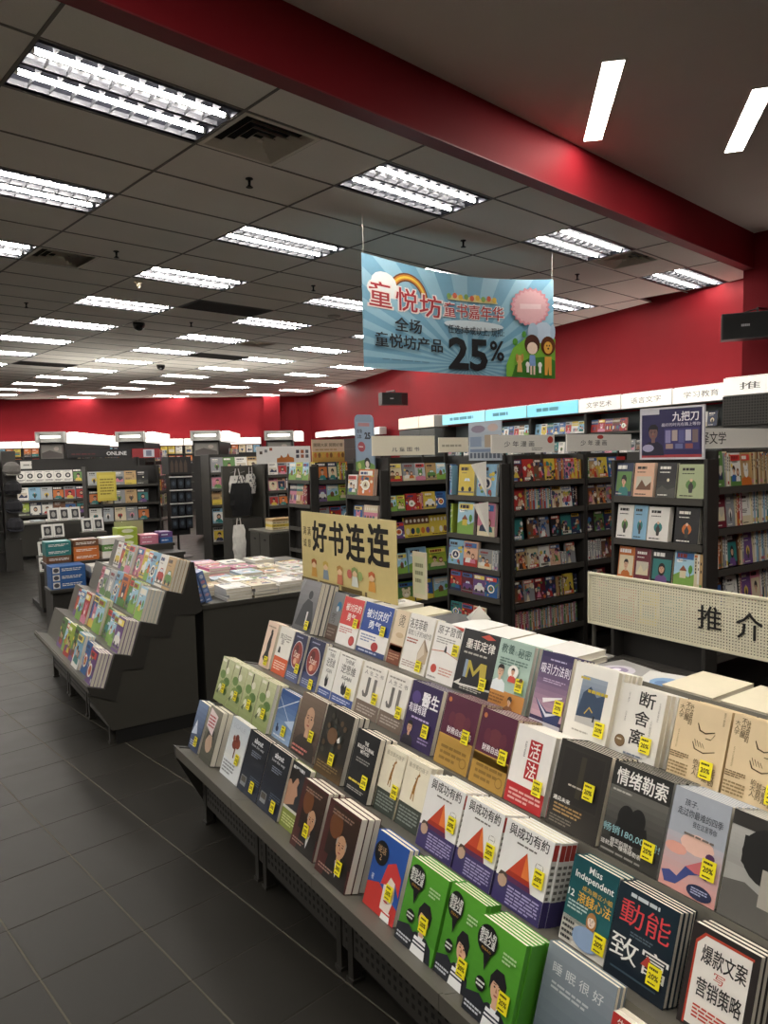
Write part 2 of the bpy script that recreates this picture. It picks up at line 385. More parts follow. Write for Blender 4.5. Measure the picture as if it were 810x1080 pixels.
# square air diffusers
VM = mat('#e0dacd', .6, 0, .04); VD = mat('#1e1c1a', .8)
def vent_mesh():
    parts = []
    q = MB(); q.box((0, 0, .05), (.596, .596, .056), VD)
    for k in range(4):
        a = .03+k*.062; b = .596-a
        for A, B in (((a, a), (b, a)), ((b, a), (b, b)), ((b, b), (a, b)), ((a, b), (a, a))):
            dx, dy = (B[0]-A[0]), (B[1]-A[1]); L = math.hypot(dx, dy); dx /= L; dy /= L; nx, ny = -dy, dx; w = .045
            q.add([(A[0], A[1], -.004), (B[0], B[1], -.004), (B[0]-dx*w+nx*w, B[1]-dy*w+ny*w, .036), (A[0]+dx*w+nx*w, A[1]+dy*w+ny*w, .036)], [(0, 1, 2, 3), (3, 2, 1, 0)], VM)
    c = .278; q.box((c, c, -.002), (.596-c, .596-c, .004), VM)
    f = MB()
    for a, b in (((0, 0), (.596, .03)), ((0, .566), (.596, .596)), ((0, .03), (.03, .566)), ((.566, .03), (.596, .566))): f.box((a[0], a[1], -.006), (b[0], b[1], .05), VM)
    return q.mesh('louvre_blades'), f.mesh('vent_frame')
vl, vf = vent_mesh()
for nm, (a, j) in zip(('beside the nearest ceiling light', 'by the left edge of the photo', 'beside the light right of the hanging banner', 'far down the ceiling on the left', 'far down the ceiling on the right'), VENTS):
    t = thing('ceiling_vent', f'square stepped air diffuser in the ceiling {nm}', 'air vent', T(*gw(a+.012, j*PV+.012, ZC)) @ RZ(PHI), 'square ceiling air diffusers')
    place(vl, 'louvre_blades', t); place(vf, 'vent_frame', t)
# return-air slot grilles over the dark panels
for nm, (a, j) in zip(('nearest', 'second', 'third', 'farthest'), BLANKS):
    q = MB(); d = mat('#35322f', .7, .2, .04)
    for k in range(9): q.box((.01, .05+k*.058, -.006), (1.18, .065+k*.058, .0), d)
    q.box((0, 0, -.008), (1.19, .03, 0), d); q.box((0, .566, -.008), (1.19, .596, 0), d); q.box((0, .03, -.008), (.03, .566, 0), d); q.box((1.16, .03, -.008), (1.19, .566, 0), d)
    tag(q.build('air_grille', None, T(*gw(a+.012, j*PV+.012, ZC-.0005)) @ RZ(PHI)), f'dark rectangular slotted return grille in the ceiling, {nm} from the camera', 'air vent', 'dark return air grilles')
# sprinklers and detectors
SPK = [(1.83, .92, 'just past the nearest square vent'), (1.86, 3.43, 'left of the third light row'), (1.94, 6.5, 'farther down on the left'), (4.35, .95, 'left above the hanging banner'), (6.5, 1.0, 'right of the hanging banner'), (4.35, 3.4, 'behind the left edge of the banner'), (4.35, 6.5, 'beyond the dark ceiling grille'), (1.94, 9.6, 'far down the left side')]
q = MB(); d = mat('#1d1b1a', .5, .3, .03); q.lathe([(.028, 0), (.03, -.006), (.012, -.012), (.008, -.05), (.012, -.055), (.004, -.06)], d, 12); q.lathe([(.026, -.064), (.028, -.067), (.02, -.069)], d, 12); q.cyl((.012, 0, -.05), (.012, 0, -.068), .003, .003, d, 6); q.cyl((-.012, 0, -.05), (-.012, 0, -.068), .003, .003, d, 6)
sm = q.mesh('sprinkler_head')
for u, v, w in SPK: tag(place(sm, 'sprinkler_head', None, T(*gw(u, v, ZC))), f'small dark sprinkler head on the ceiling {w}', 'sprinkler', 'ceiling sprinkler heads')
q = MB(); q.lathe([(.05, 0), (.052, -.02), (.03, -.03), (.028, -.06), (.012, -.085)], mat('#d9cbb0', .5), 16)
tag(q.build('smoke_detector', None, T(*gw(2.58, 4.5, ZC))), 'cream smoke detector at the left end of the fourth light row', 'detector')
q = MB(); q.lathe([(.09, 0), (.092, -.03), (.075, -.08), (.04, -.11), (.01, -.118)], mat('#191817', .25), 18)
dm = q.mesh('dome_camera')
for u, v, w in ((3.74, 7.02, 'nearer of the two, on the left half of the ceiling'), (6.3, 11.5, 'farther of the two, toward the back wall')):
    tag(place(dm, 'dome_camera', None, T(*gw(u, v, ZC))), f'black ceiling dome camera, {w}', 'camera', 'black dome cameras')
q = MB(); q.lathe([(.1, 0), (.1, -.012), (.08, -.02), (.02, -.022)], mat('#b8b1a6', .6), 20)
tag(q.build('ceiling_speaker', None, T(*gw(5.8, 4.77, ZC))), 'flat round ceiling speaker left of the hanging banner', 'speaker')
# long recessed slot lights in the upper ceiling
SL = mat('#fff9f0', .4, 0, 0, 40, 20.)
for nm, a, b in (('left of the two, in the upper ceiling', (4.075, 3.18), (4.945, 4.07)), ('right of the two, cut by the photo edge', (5.27, 2.84), (6.165, 3.58))):
    A = Vector((*a, ZU)); B = Vector((*b, ZU)); L = (B-A).length; an = math.atan2(B.y-A.y, B.x-A.x)
    t = thing('slot_light', f'long bright slot light, {nm}', 'ceiling light', T(*A) @ RZ(an), 'slot lights in the upper ceiling')
    q = MB(); q.box((.012, -.068, -.004), (L-.012, .068, -.002), SL); q.build('diffuser', t)
    q = MB(); w = mat('#d6d2ca', .5)
    for x0, y0, x1, y1 in ((0, -.085, L, -.07), (0, .07, L, .085), (0, -.07, .012, .07), (L-.012, -.07, L, .07)): q.box((x0, y0, -.006), (x1, y1, 0), w)
    q.build('light_frame', t)
# ------------------------------------------------------------------ stepped display islands
SH = mat('#3f3d37', .5, 0, .06, 8); SHD = mat('#302e2a', .5, 0, .06, 8); KICK = mat('#0c0b0a', .7); SHL = mat('#5b5850', .45, 0, .05, 10); PERF = mat('#3b3935', .5, 0, .05, 20)
LEAN = math.radians(18); UPV = (math.sin(LEAN), math.cos(LEAN)); BKV = (math.cos(LEAN), -math.sin(LEAN))
def steps_profile(b0, px, pz, rise):             # lip is x=0; returns tread front/back points
    Lr = px*UPV[0]+pz*UPV[1]; D = px*BKV[0]-pz*math.sin(LEAN); pts = []
    for k in range(4):
        bx, bz = b0+px*k, rise+pz*k
        pts.append((bx-D*BKV[0], bz-D*BKV[1])); pts.append((bx, bz))
    pts.append((bx+Lr*UPV[0]*.97, bz+Lr*UPV[1]*.97))
    return pts, D
def extr_y(mb, pts, y0, y1, m): mb.prism(pts, y0, y1, m)
def display_unit(name, label, X0, ya, yb, b0, px, pz, rise, deck, group, table=None):
    t = thing(name, label, 'display stand', T(X0, ya, 0), group); L = yb-ya; pts, D = steps_profile(b0, px, pz, rise)
    top = pts[-1]; th = .016
    q = MB(); n = len(pts)                        # folded sheet-metal stepped shelf (ledge, treads, risers)
    off = [(a+.004, b-th) for a, b in pts]
    for k in range(n-1):
        q.prism([pts[k], off[k], off[k+1], pts[k+1]], .0, L, SHL)
    q.prism([(-.004, pts[0][1]+.004), (-.004, pts[0][1]-.042), (.01, pts[0][1]-.042), (.01, pts[0][1])], 0, L, SHL)
    q.build('stepped_shelf', t)
    q = MB(); f = .115
    q.box((f, .0, .09), (f+.015, L, rise+.0), PERF)
    for r in range(5):
        for k in range(int(L/.03)): q.box((f-.0006, .02+k*.03, .12+r*.03), (f, .034+k*.03, .134+r*.03), KICK)
    q.build('perforated_front', t)
    for y in (.02, L-.05): q = MB(); q.box((f-.004, y, 0), (f+.03, y+.03, .3), SHD); q.box((f-.01, y-.004, 0), (f+.036, y+.034, .012), SHD); q.build('leg', t)
    q = MB(); q.box((f+.06, .0, 0), (.62, L, .09), KICK); q.build('plinth', t)
    body = [(f+.015, .09), (top[0], .09), (top[0], top[1]-.02)]
    for k in range(3, -1, -1):
        bx, bz = b0+px*k, rise+pz*k
        body += [(bx+.03, bz-.03), (bx-.085, bz-.035)] if k else [(bx+.03, bz-.03), (f+.015, bz-.03)]
    q = MB(); q.prism(body, .012, L-.012, SHD); q.build('carcass', t)
    if deck:
        q = MB(); q.box((top[0]-.0, 0, top[1]-.07), (deck, L, top[1]-.05), KICK); q.box((deck-.02, 0, .09), (deck, L, top[1]-.07), SHD); q.build('top_deck', t)
        q = MB(); q.box((deck+.001, 0, .72), (deck+.42, L, .75), SHD); q.box((deck+.4, 0, .09), (deck+.42, L, .72), SHD); q.build('back_shelf', t)
    return t, top
def end_panel(t, b0, px, pz, rise, y, sgn):       # side cladding with a sawtooth trim
    pts, D = steps_profile(b0, px, pz, rise); f = .12; th = .018
    q = MB(); P = [(f, 0.09), (.655, .09), (.655, .76), (pts[-1][0]+.02, pts[-1][1]-.02)]+[(a, b-.05) for a, b in pts[::-1][1:]]
    q.prism(P, y if sgn > 0 else y-th, y+th if sgn > 0 else y, SH); q.build('end_panel', t)
    lo = [(.0, .335), (.143, .268), (.195, .452), (.315, .436), (.37, .622), (.49, .606), (.535, .738), (.66, .722)]
    q = MB(); P = [(a, b+.004) for a, b in pts]+[(pts[-1][0]+.016, pts[-1][1]), (.7, .74)]+lo[::-1]
    y2 = y+(.026 if sgn > 0 else -.026); q.prism(P, min(y, y2), max(y, y2), SHD); q.build('end_trim', t)
    q = MB(); q.box((f+.02, min(y, y+.01*sgn), 0), (.655, max(y, y+.01*sgn), .09), KICK); q.build('end_kick', t)
X1 = 1.0518; D1 = dict(b0=.11, px=.18, pz=.166, rise=.346)
Ys = [3.25, 2.61, 1.97, 1.33, .69, .05]
names1 = ['far end module', 'second module from the far end', 'middle module', 'fourth module from the far end', 'module nearest the camera']
for k in range(5):
    t, top1 = display_unit('display_stand', f'grey stepped book display, {names1[k]} of the foreground run', X1, Ys[k+1]+.001, Ys[k]-.001, .11, .18, .166, .346, .97, 'stepped display modules in the foreground')
    if k == 0: end_panel(t, .11, .18, .166, .346, .64, 1)
# second island
X2 = .945; YN, YF = 4.475, 6.25
seg = [(YN, 5.065), (5.065, 5.655), (5.655, YF)]
for k, (a, b) in enumerate(seg):
    t, top2 = display_unit('display_stand', f"grey stepped display for children's books, {['near module', 'middle module', 'far module'][k]}, left of centre", X2, a+.001, b-.001, .085, .165, .17, .35, None, 'stepped display modules of the second island')
    if k == 0: end_panel(t, .085, .165, .17, .35, -.001, -1)
# table behind the second island
t = thing('display_table', 'dark grey panelled table carrying flat book piles behind the second island', 'table', T(1.665, YN+.03, 0))
q = MB(); q.bev((0, 0, .735), (1.5, 1.75, .765), .004, SH); q.build('tabletop', t)
for nm, a, b in (('front_panel', (.01, .01, .09), (1.49, .03, .733)), ('back_panel', (.01, 1.72, .09), (1.49, 1.74, .733)), ('side_panel', (.01, .032, .09), (.03, 1.718, .733)), ('side_panel', (1.47, .032, .09), (1.49, 1.718, .733))):
    q = MB(); q.box(a, b, SH); q.build(nm, t)
q = MB(); q.box((.05, .035, 0), (1.45, 1.7, .09), KICK); q.build('plinth', t)
# ------------------------------------------------------------------ covers of the foreground books
TIER = ['lowest tier', 'second tier', 'third tier', 'top tier']
STKP = {}
def D(*a): return list(a)
def vline(u, c): return R(u-.004, 0, u+.004, 1, c)
W, K = '#f1eee6', '#17171a'
DS = {}
DS['scenic'] = ('#43536f', D(GR(0, 0, 1, 1, '#7f93b4', '#2d3a57'), Q('#c9d2e2', (0, .3), (.3, .62), (.55, .35)), Q('#e7ebf3', (.2, .5), (.3, .62), (.4, .5)), LN(.1, .08, .8, .2, 3, '#c8cfdd', 2)))
DS['girl'] = ('#56544a', D(GR(0, 0, 1, 1, '#8d897c', '#3f4034'), El(.5, .38, .28, .2, '#c2a58d'), Q('#2f2b28', (.2, .36), (.25, .6), (.5, .64), (.75, .6), (.8, .3), (.66, .5), (.4, .5)), Q('#e9dada', (.02, .62), (.6, .5), (.75, .88), (.1, .97)), LN(.12, .62, .62, .86, 4, '#b23a44', 4)))
DS['tree'] = ('#dfe3e6', D(GR(0, .3, 1, 1, '#b9c3cc', '#e3e4e0'), TX('SCALE', .14, .84, .8, .92, '#aab4bd'), R(.46, .36, .52, .58, '#5a2d1c'), El(.42, .58, .13, .08, '#7a3320', 9), El(.58, .62, .13, .09, '#8a4028', 9), El(.5, .7, .1, .07, '#6b2c1c', 9), El(.34, .68, .06, .05, '#8a4028', 7), LN(.08, .06, .7, .28, 4, '#8c8f94', 5)))
DS['black'] = ('#121822', D(GR(0, 0, 1, .6, '#151b27', '#1d2638'), TX('about', .3, .84, .72, .93, '#e9ebee', .02), TX('how the way', .22, .76, .82, .82, '#d6d9de'), LN(.3, .62, .75, .72, 3, '#7b8495', 3), R(.1, .1, .36, .26, '#8a8f92'), R(.12, .16, .34, .25, '#514b44'), LN(.5, .2, .95, .34, 4, '#4f5a6c', 6)))
DS['profile'] = ('#7f8b3d', D(R(0, .3, 1, 1, '#2a2c30'), LN(.08, .88, .9, .96, 1, '#c6c8ca', 2, .6), Q('#b98d72', (.0, .3), (0, .75), (.35, .86), (.56, .74), (.5, .66), (.62, .55), (.52, .5), (.52, .4), (.3, .36)), Q('#201a18', (0, .7), (.05, .86), (.4, .93), (.62, .8), (.4, .78), (.25, .66), (.12, .72)), R(0, .28, 1, .32, '#d9d8cf'), LN(.1, .06, .9, .22, 4, '#c9cf8e', 7)))
DS['elder'] = ('#4a2320', D(GR(.16, .3, 1, .96, '#3a2418', '#241712'), El(.35, .72, .2, .18, '#6c4022'), El(.62, .2, .34, .26, '#1a1614', 16), person(.62, .5, .15, 1.35, '#c39674', '#a39a8f', '#211d1b', 'bald', '#d9dadb'), LN(.18, .84, .86, .92, 2, '#94796a', 3), LN(.1, .08, .56, .16, 2, '#a5867a', 5)))
DS['redhair'] = ('#2854a4', D(Q('#c93a34', (0, 0), (0, .3), (.35, .38), (.6, .3), (1, .22), (1, 0)), Q('#e8dcd2', (.52, .1), (.5, .45), (.62, .6), (.8, .55), (.86, .3), (.8, .1)), Q('#cc3b3a', (.4, .38), (.5, .66), (.72, .74), (.95, .6), (.98, .36), (.82, .5), (.66, .54), (.58, .42)), R(.6, .3, .66, .32, '#2a1c1c'), R(.74, .32, .8, .34, '#2a1c1c'), El(.66, .22, .07, .012, '#aa3333'), El(.25, .74, .22, .16, '#111318'), TX('说话\n2', .12, .65, .38, .83, '#c9a57b'), TX('著', .1, .36, .18, .44, '#e8ecf5'), Q('#f4f4f2', (.6, 0), (.62, .1), (.86, .12), (.88, 0)), R(.62, .08, .86, .1, '#c93a34')))
DS['green'] = ('#4f9a2c', D(GR(0, .2, 1, 1, '#5aa832', '#468d28'), person(.62, .42, .135, 1.4, '#dcb092', '#1c1a1e', '#23262e', 'fringe', '#eceff2'), Q('#f0f1f2', (.44, 0), (.48, .2), (.78, .2), (.82, 0)), R(.46, .14, .8, .16, '#2a3144'), R(.46, .1, .8, .12, '#2a3144'), Q('#23262e', (0, 0), (0, .2), (.3, .26), (.46, .2), (.44, 0)), LN(.04, .04, .42, .12, 2, '#c8cdd4', 5), El(.25, .8, .22, .155, '#101114'), Q('#101114', (.2, .7), (.38, .7), (.3, .5)), TX('想动人的\n说话之道', .08, .74, .43, .9, '#eef0ea', .02), TX('打动人心', .16, .69, .38, .72, '#d8a13c'), El(.29, .36, .11, .075, '#101114'), LN(.2, .32, .38, .4, 2, '#dfe3da', 7), LN(.62, .7, .9, .82, 3, '#b9d9a4', 4)))
DS['greysky'] = ('#77828c', D(GR(0, 0, 1, 1, '#8b959c', '#606c78'), TX('睡 眠 很 好', .12, .76, .86, .86, '#d9dcdc'), LN(.14, .62, .7, .7, 2, '#c3c8cb', 3), El(.5, .3, .22, .08, '#4d5862')))
DS['redcorner'] = ('#ece7da', D(R(0, .86, .5, 1, '#b8322c'), TX('生活', .1, .88, .42, .97, W), El(.5, .4, .3, .22, '#c2a483'), LN(.1, .08, .8, .2, 2, '#8d8576', 4)))
DS['painting'] = ('#b9bd8e', D(GR(0, 0, 1, 1, '#cdd0a8', '#8d9a62'), R(.42, .62, .5, .97, '#4d4530'), El(.3, .62, .22, .1, '#6c8a4a', 9), El(.7, .5, .24, .1, '#58783c', 9), El(.46, .4, .28, .1, '#7b9150', 9), El(.6, .74, .14, .08, '#e3e2cc', 9), El(.3, .32, .12, .09, '#dfe0c4', 8), Q('#47542e', (.1, .2), (.3, .32), (.24, .16)), El(.75, .28, .14, .08, '#4e6a38', 8), R(.08, .9, .36, .96, '#ecead8')))
DS['constell'] = ('#42679f', D(GR(0, 0, 1, 1, '#2c4f8c', '#9db6d4'), Q('#dfe8f2', (0, .58), (1, .94), (1, .92), (0, .56)), Q('#cfdcec', (0, .84), (1, .3), (1, .28), (0, .82)), Q('#b9cbe2', (.5, .4), (1, .52), (1, .3)), El(.22, .2, .08, .06, '#1c2c52', 9), El(.2, .28, .04, .03, '#1c2c52', 8), LN(.1, .05, .8, .1, 1, '#eef3f8', 4)))
DS['oldman'] = ('#6e5d50', D(GR(0, .12, 1, 1, '#7d6b5c', '#4c3d34'), person(.5, .62, .2, 1.3, '#c49c80', '#6d5a4c', '#3b332e', 'bald'), LN(.08, .03, .7, .16, 2, '#cf7f76', 4)))
DS['cluttered'] = ('#221f1a', D(GR(0, 0, 1, .3, '#241f19', '#6b5233'), *[El(.15+.7*((k*37)%10)/10, .35+.58*((k*53)%11)/11, .06, .045, ('#3c3a30', '#54432e', '#2f3a34')[k % 3], 7) for k in range(16)], El(.42, .6, .18, .12, '#6c4f36'), Q('#e6e4de', (.6, .58), (.68, .64), (.72, .56), (.64, .54)), LN(.1, .08, .86, .2, 3, '#8a7350', 3)))
DS['journal'] = ('#16181b', D(R(0, 0, .03, 1, '#2d2f33'), TX('THE\nBULLET JOURNAL\nMETHOD', .14, .66, .86, .86, '#eceae4', .02), LN(.2, .52, .8, .6, 2, '#8f8f8b', 3), LN(.08, .2, .9, .26, 1, '#d9c14c', 2), LN(.08, .08, .8, .14, 2, '#a5a49e', 6)))
def giraffe(u, v, c): return [Q(c, (u-.02, v), (u-.06, v+.02), (u-.03, v+.2), (u+.05, v+.38), (u+.12, v+.42), (u+.16, v+.39), (u+.09, v+.36), (u+.06, v+.2), (u+.08, v), (u+.05, v), (u+.04, v+.1), (u, v+.1))]+[El(u+.01+.02*(k % 2), v+.13+.05*k, .014, .012, '#6d4f26', 6) for k in range(5)]+[Q(c, (u+.1, v+.41), (u+.1, v+.46), (u+.12, v+.42))]
DS['giraffe'] = ('#e9e2cb', D(R(0, 0, 1, .34, '#39413a'), TX('最想要的孩子', .1, .87, .9, .94, '#a59d86'), giraffe(.48, .42, '#a87a3a'), LN(.1, .06, .9, .3, 5, '#87908a', 4), vline(.997, '#cfc8b0')))
DS['pyramid'] = ('#e9e8e6', D(R(0, 0, 1, .3, '#3d3468'), TX('與成功有約', .1, .83, .92, .97, '#221f22', .012), LN(.3, .76, .82, .79, 1, '#6b6762', 5, .7), Q('#c2452a', (.12, .3), (.54, .72), (.74, .3)), Q('#e0793a', (.54, .72), (.5, .3), (.74, .3)), Q('#a2301f', (.12, .3), (.24, .42), (.68, .42), (.74, .3)), Q('#5b2a52', (.12, .3), (.18, .36), (.71, .36), (.74, .3)), El(.16, .27, .1, .085, '#b99a86', 10), Q('#4c4038', (.05, .3), (.1, .37), (.22, .37), (.27, .3), (.16, .34)), TX('(二)', .74, .6, .9, .68, '#8b8884'), LN(.3, .03, .95, .26, 6, '#a9a2cf', 8)))
DS['missind'] = ('#155056', D(R(0, 0, 1, .3, '#d8d4cb'), GR(0, .26, 1, 1, '#0f4a52', '#1b6164'), TX('Miss\nIndependent', .1, .74, .94, .95, '#f2f2ee', .012), TX('成為獨立小姐', .3, .65, .96, .71, '#e7b64a'), TX('滾錢心法', .24, .5, .96, .63, '#e9b646', .012), TX('12', .02, .53, .16, .61, '#f2f2ee', .02), LN(.06, .38, .5, .5, 3, '#bdd3d2', 2), person(.62, .38, .075, 1.45, '#f0dccb', '#b07a44', '#93a9c9', 'long'), El(.58, .16, .3, .13, '#8fa7c8'), LN(.05, .03, .3, .28, 4, '#3b3a3a', 9)))
DS['kinetic'] = ('#10222f', D(GR(0, 0, 1, 1, '#112734', '#0c1a26'), LN(.22, .9, .84, .945, 1, '#cfd6d8', 2, .9), TX('動能', .1, .6, .92, .86, '#d8474c'), LN(.32, .5, .7, .56, 2, '#5f6d78', 3), TX('致富', .04, .22, .98, .48, '#e9e9e4'), Q('#b03a30', (.56, .3), (.66, .42), (.78, .3)), R(.1, .1, .86, .12, '#3d4f5c')))
DS['copywriting'] = ('#2b2524', D(Q('#efeae2', (.1, .04), (.1, .82), (.22, .92), (.9, .92), (.9, .04)), Q('#b9432f', (.08, .02), (.08, .84), (.2, .945), (.92, .945), (.92, .92), (.22, .92), (.11, .82), (.11, .02)), TX('爆款文案', .2, .66, .86, .84, '#1f1c1c', .012), TX('写', .42, .54, .58, .63, '#c2402f'), TX('营销策略', .2, .34, .86, .52, '#1f1c1c', .012), LN(.2, .12, .8, .26, 4, '#c2402f', 4)))
DS['dress'] = ('#e2c8b4', D(Q('#1c1716', (.44, .1), (.2, .2), (.38, .36), (.36, .52), (.44, .66), (.5, .74), (.58, .8), (.68, .76), (.66, .62), (.7, .48), (.66, .34), (.78, .16)), El(.56, .78, .09, .06, '#1c1716'), LN(.12, .86, .86, .92, 1, '#a28b7a', 4)))
DS['orangeband'] = ('#e9e5dc', D(R(0, 0, 1, .36, '#d2582a'), TX('知日\n录', .12, .62, .55, .86, '#4a4641'), Q('#2b2725', (.16, .44), (.2, .58), (.3, .56), (.34, .44)), LN(.1, .08, .9, .28, 4, '#f1d2bf', 6), LN(.6, .7, .9, .86, 3, '#9b948a', 3)))
DS['redcircle'] = ('#252a4c', D(GR(0, 0, 1, .3, '#3d4470', '#5d688f'), El(.5, .56, .4, .29, '#d8d6dc', 28), El(.5, .56, .375, .27, '#8e3632', 28), El(.42, .66, .14, .1, '#5e2220', 10), El(.62, .48, .16, .1, '#b86a54', 10), El(.46, .42, .12, .07, '#dba58c', 9), TX('Star', .28, .5, .74, .64, '#e8cfc0', .01), LN(.2, .9, .8, .95, 1, '#9aa0be', 3), LN(.1, .06, .9, .18, 3, '#a9b2cf', 6)))
DS['thinkagain'] = ('#eceae4', D(R(0, 0, 1, .17, '#3c5596'), LN(.1, .94, .9, .97, 1, '#8d8a84', 2, .8), TX('THINK', .3, .82, .72, .91, '#3c3a38'), TX('逆思維', .2, .62, .84, .8, '#3c3a38'), TX('AGAIN', .3, .5, .74, .58, '#3c3a38'), Q('#1f2227', (.42, .22), (.36, .34), (.42, .46), (.46, .36), (.48, .5), (.52, .36), (.6, .42), (.62, .26), (.54, .2)), LN(.1, .04, .9, .13, 2, '#c4cde8', 4)))
DS['jl'] = ('#e8e4dc', D(R(0, 0, 1, .28, '#7a6a5e'), LN(.1, .88, .9, .94, 1, '#9a958c', 3), TX('人 生 之 书', .1, .78, .9, .86, '#5c5852'), Q('#6d6a66', (.3, .42), (.3, .74), (.42, .74), (.42, .42), (.36, .36), (.22, .36), (.16, .44), (.2, .48), (.26, .43)), Q('#787470', (.58, .44), (.58, .74), (.7, .74), (.7, .46), (.78, .46), (.8, .4), (.62, .36)), LN(.1, .06, .9, .22, 3, '#b7aba0', 5)))
DS['purple'] = ('#2c1c4e', D(El(.22, .76, .14, .1, '#514080'), TX('有錢有錢', .05, .52, .62, .66, '#ece8f2', .015), TX('醫生', .42, .66, .95, .88, '#f2f0f4', .03), LN(.2, .42, .9, .48, 1, '#b9a8d4', 3), person(.22, .28, .085, 1.25, '#c39a80', '#1b1715', '#25222c', 'short'), LN(.56, .1, .9, .2, 2, '#8f80b4', 6)))
DS['maroon'] = ('#561d38', D(R(0, 0, 1, .4, '#b08a3e'), GR(0, .3, 1, .42, '#c49c4a', '#a88038'), El(.5, .66, .2, .12, '#6b2f3a', 14), El(.28, .66, .1, .1, '#64283a', 14), El(.73, .66, .1, .1, '#64283a', 14), TX('財務自由之路', .2, .46, .92, .55, '#eee6ea', .015), El(.12, .91, .05, .035, '#c97a4a', 10), LN(.14, .06, .9, .3, 3, '#8a6a2c', 4), El(.84, .14, .1, .07, '#8a6a2c', 14), El(.84, .14, .08, .055, '#b08a3e', 14)))
DS['huofa'] = ('#eeebe6', D(R(0, 0, 1, .26, '#b32228'), R(.4, .62, .72, .86, '#b01e24'), TX('活', .44, .64, .68, .84, '#f2ece6', .012), R(.4, .36, .72, .6, '#b01e24'), TX('法', .44, .38, .68, .58, '#f2ece6', .012), VT('稻盛', .28, .62, .33, .82, '#6d6864'), LN(.1, .04, .94, .2, 3, '#e0a8a4', 4)))
DS['darkbook'] = ('#2b2824', D(R(.08, .3, .92, .94, '#2f2c27'), R(.1, .32, .9, .92, '#262320'), R(.46, .4, .56, .88, '#3a352a'), LN(.3, .5, .8, .54, 1, '#b9b4a8', 3), TX('遇见未来', .06, .3, .4, .35, '#eceae4', .02), LN(.1, .16, .66, .28, 3, '#a88a5c', 5), LN(.06, .04, .5, .14, 3, '#716c62', 6)))
DS['blackmail'] = ('#34332f', D(GR(0, .12, 1, .8, '#6f6d67', '#2a2a28'), R(0, .74, 1, 1, '#242422'), El(.36, .44, .14, .14, '#151514'), El(.56, .46, .13, .13, '#171716'), Q('#131312', (.14, .2), (.24, .42), (.48, .38), (.72, .42), (.8, .2)), TX('情绪勒索', .08, .77, .94, .95, '#f1efe8', .018), LN(.06, .68, .4, .72, 1, '#bdbab2', 4), TX('畅销180,000册!', .02, .24, .98, .33, '#8fbcc2', .012), TX('親愛的朋友\n這就是一種情緒勒索', .02, .1, .72, .2, '#e8e6e0'), LN(.04, .03, .9, .07, 1, '#8b8a84', 5)))
DS['mermaid'] = ('#aab0ba', D(GR(0, 0, 1, .55, '#b7b6be', '#d99a92'), El(.55, .5, .3, .1, '#e9bfae', 12), El(.2, .4, .2, .06, '#e3a595', 10), Q('#3e4a86', (.1, .04), (.02, .14), (.16, .17), (.3, .14), (.42, .27), (.68, .34), (.86, .4), (.8, .22), (.66, .24), (.5, .2), (.3, .06)), Q('#c66a6e', (.42, .27), (.68, .38), (.84, .4), (.78, .26), (.6, .24)), El(.8, .44, .08, .04, '#54305c', 10), El(.72, .08, .22, .07, '#1f2748'), LN(.58, .05, .86, .12, 3, '#aab2d0', 4), TX('孩子,', .22, .84, .46, .91, '#3d4148'), TX('走过你最难的四季', .12, .74, .92, .82, '#3d4148'), TX('我在这里等你', .42, .66, .84, .72, '#3d4148'), LN(.3, .56, .96, .6, 1, '#7c7068', 5)))
DS['greyman'] = ('#a5a49f', D(GR(0, .5, 1, .85, '#b4b3ae', '#9a9994'), R(0, .86, 1, 1, '#33312e'), El(.55, .66, .36, .26, '#20201f'), Q('#1f1f1e', (.2, .55), (.2, .8), (.9, .85), (1, .5), (.5, .4)), Q('#5f5d59', (0, 0), (0, .34), (.3, .38), (.6, .3), (1, .34), (1, 0)), R(.5, .22, 1, .56, '#a9a49a')))
DS['seatedman'] = ('#55565a', D(GR(0, 0, 1, 1, '#7e7d80', '#4a4b4f'), El(.6, .72, .11, .085, '#1e2226'), Q('#23272b', (.1, .1), (.3, .5), (.5, .64), (.78, .6), (.92, .34), (.95, .1)), Q('#c9c9c8', (.6, .4), (.68, .4), (.66, .14), (.6, .14)), Q('#8d8d90', (0, .7), (.2, .98), (0, .98))))
DS['sliver'] = ('#8f9092', D(R(0, 0, 1, .32, '#6e5a50'), El(.7, .72, .22, .1, '#3f7ea8'), El(.6, .66, .12, .06, '#d8dde2'), VT('学习', .2, .36, .6, .56, '#4c4a48'), LN(.1, .06, .8, .26, 3, '#a09186', 3)))
DS['couragered'] = ('#efece8', D(R(0, .42, 1, 1, '#cf3c3a'), TX('被讨厌的', .16, .72, .92, .88, W, .01), TX('勇气', .32, .52, .74, .68, W, .01), LN(.08, .24, .72, .38, 3, '#c98a86', 4), El(.78, .14, .14, .1, '#a82c2c', 14), El(.78, .14, .1, .07, '#c04a46', 12)))
DS['courageblue'] = ('#efece8', D(R(0, .42, 1, 1, '#1d4597'), R(0, 0, 1, .1, '#24396e'), TX('被讨厌的', .12, .7, .86, .88, '#eaf0fa', .01), TX('勇气', .26, .5, .68, .66, '#eaf0fa', .01), LN(.08, .22, .6, .38, 3, '#8a93b0', 4), El(.62, .18, .12, .09, '#a82c2c', 14), TX('2', .86, .84, .93, .92, '#eaf0fa'), LN(.1, .02, .9, .08, 1, '#b4bdd6', 5)))
DS['creambrown'] = ('#dcc9ac', D(R(0, 0, 1, .34, '#7c4026'), GR(0, .24, 1, .36, '#94532f', '#7c4026'), VT('洛克', .3, .7, .8, .92, '#453a30'), El(.6, .54, .3, .05, '#c7ae8a'), LN(.1, .06, .9, .2, 3, '#b98a6c', 4)))
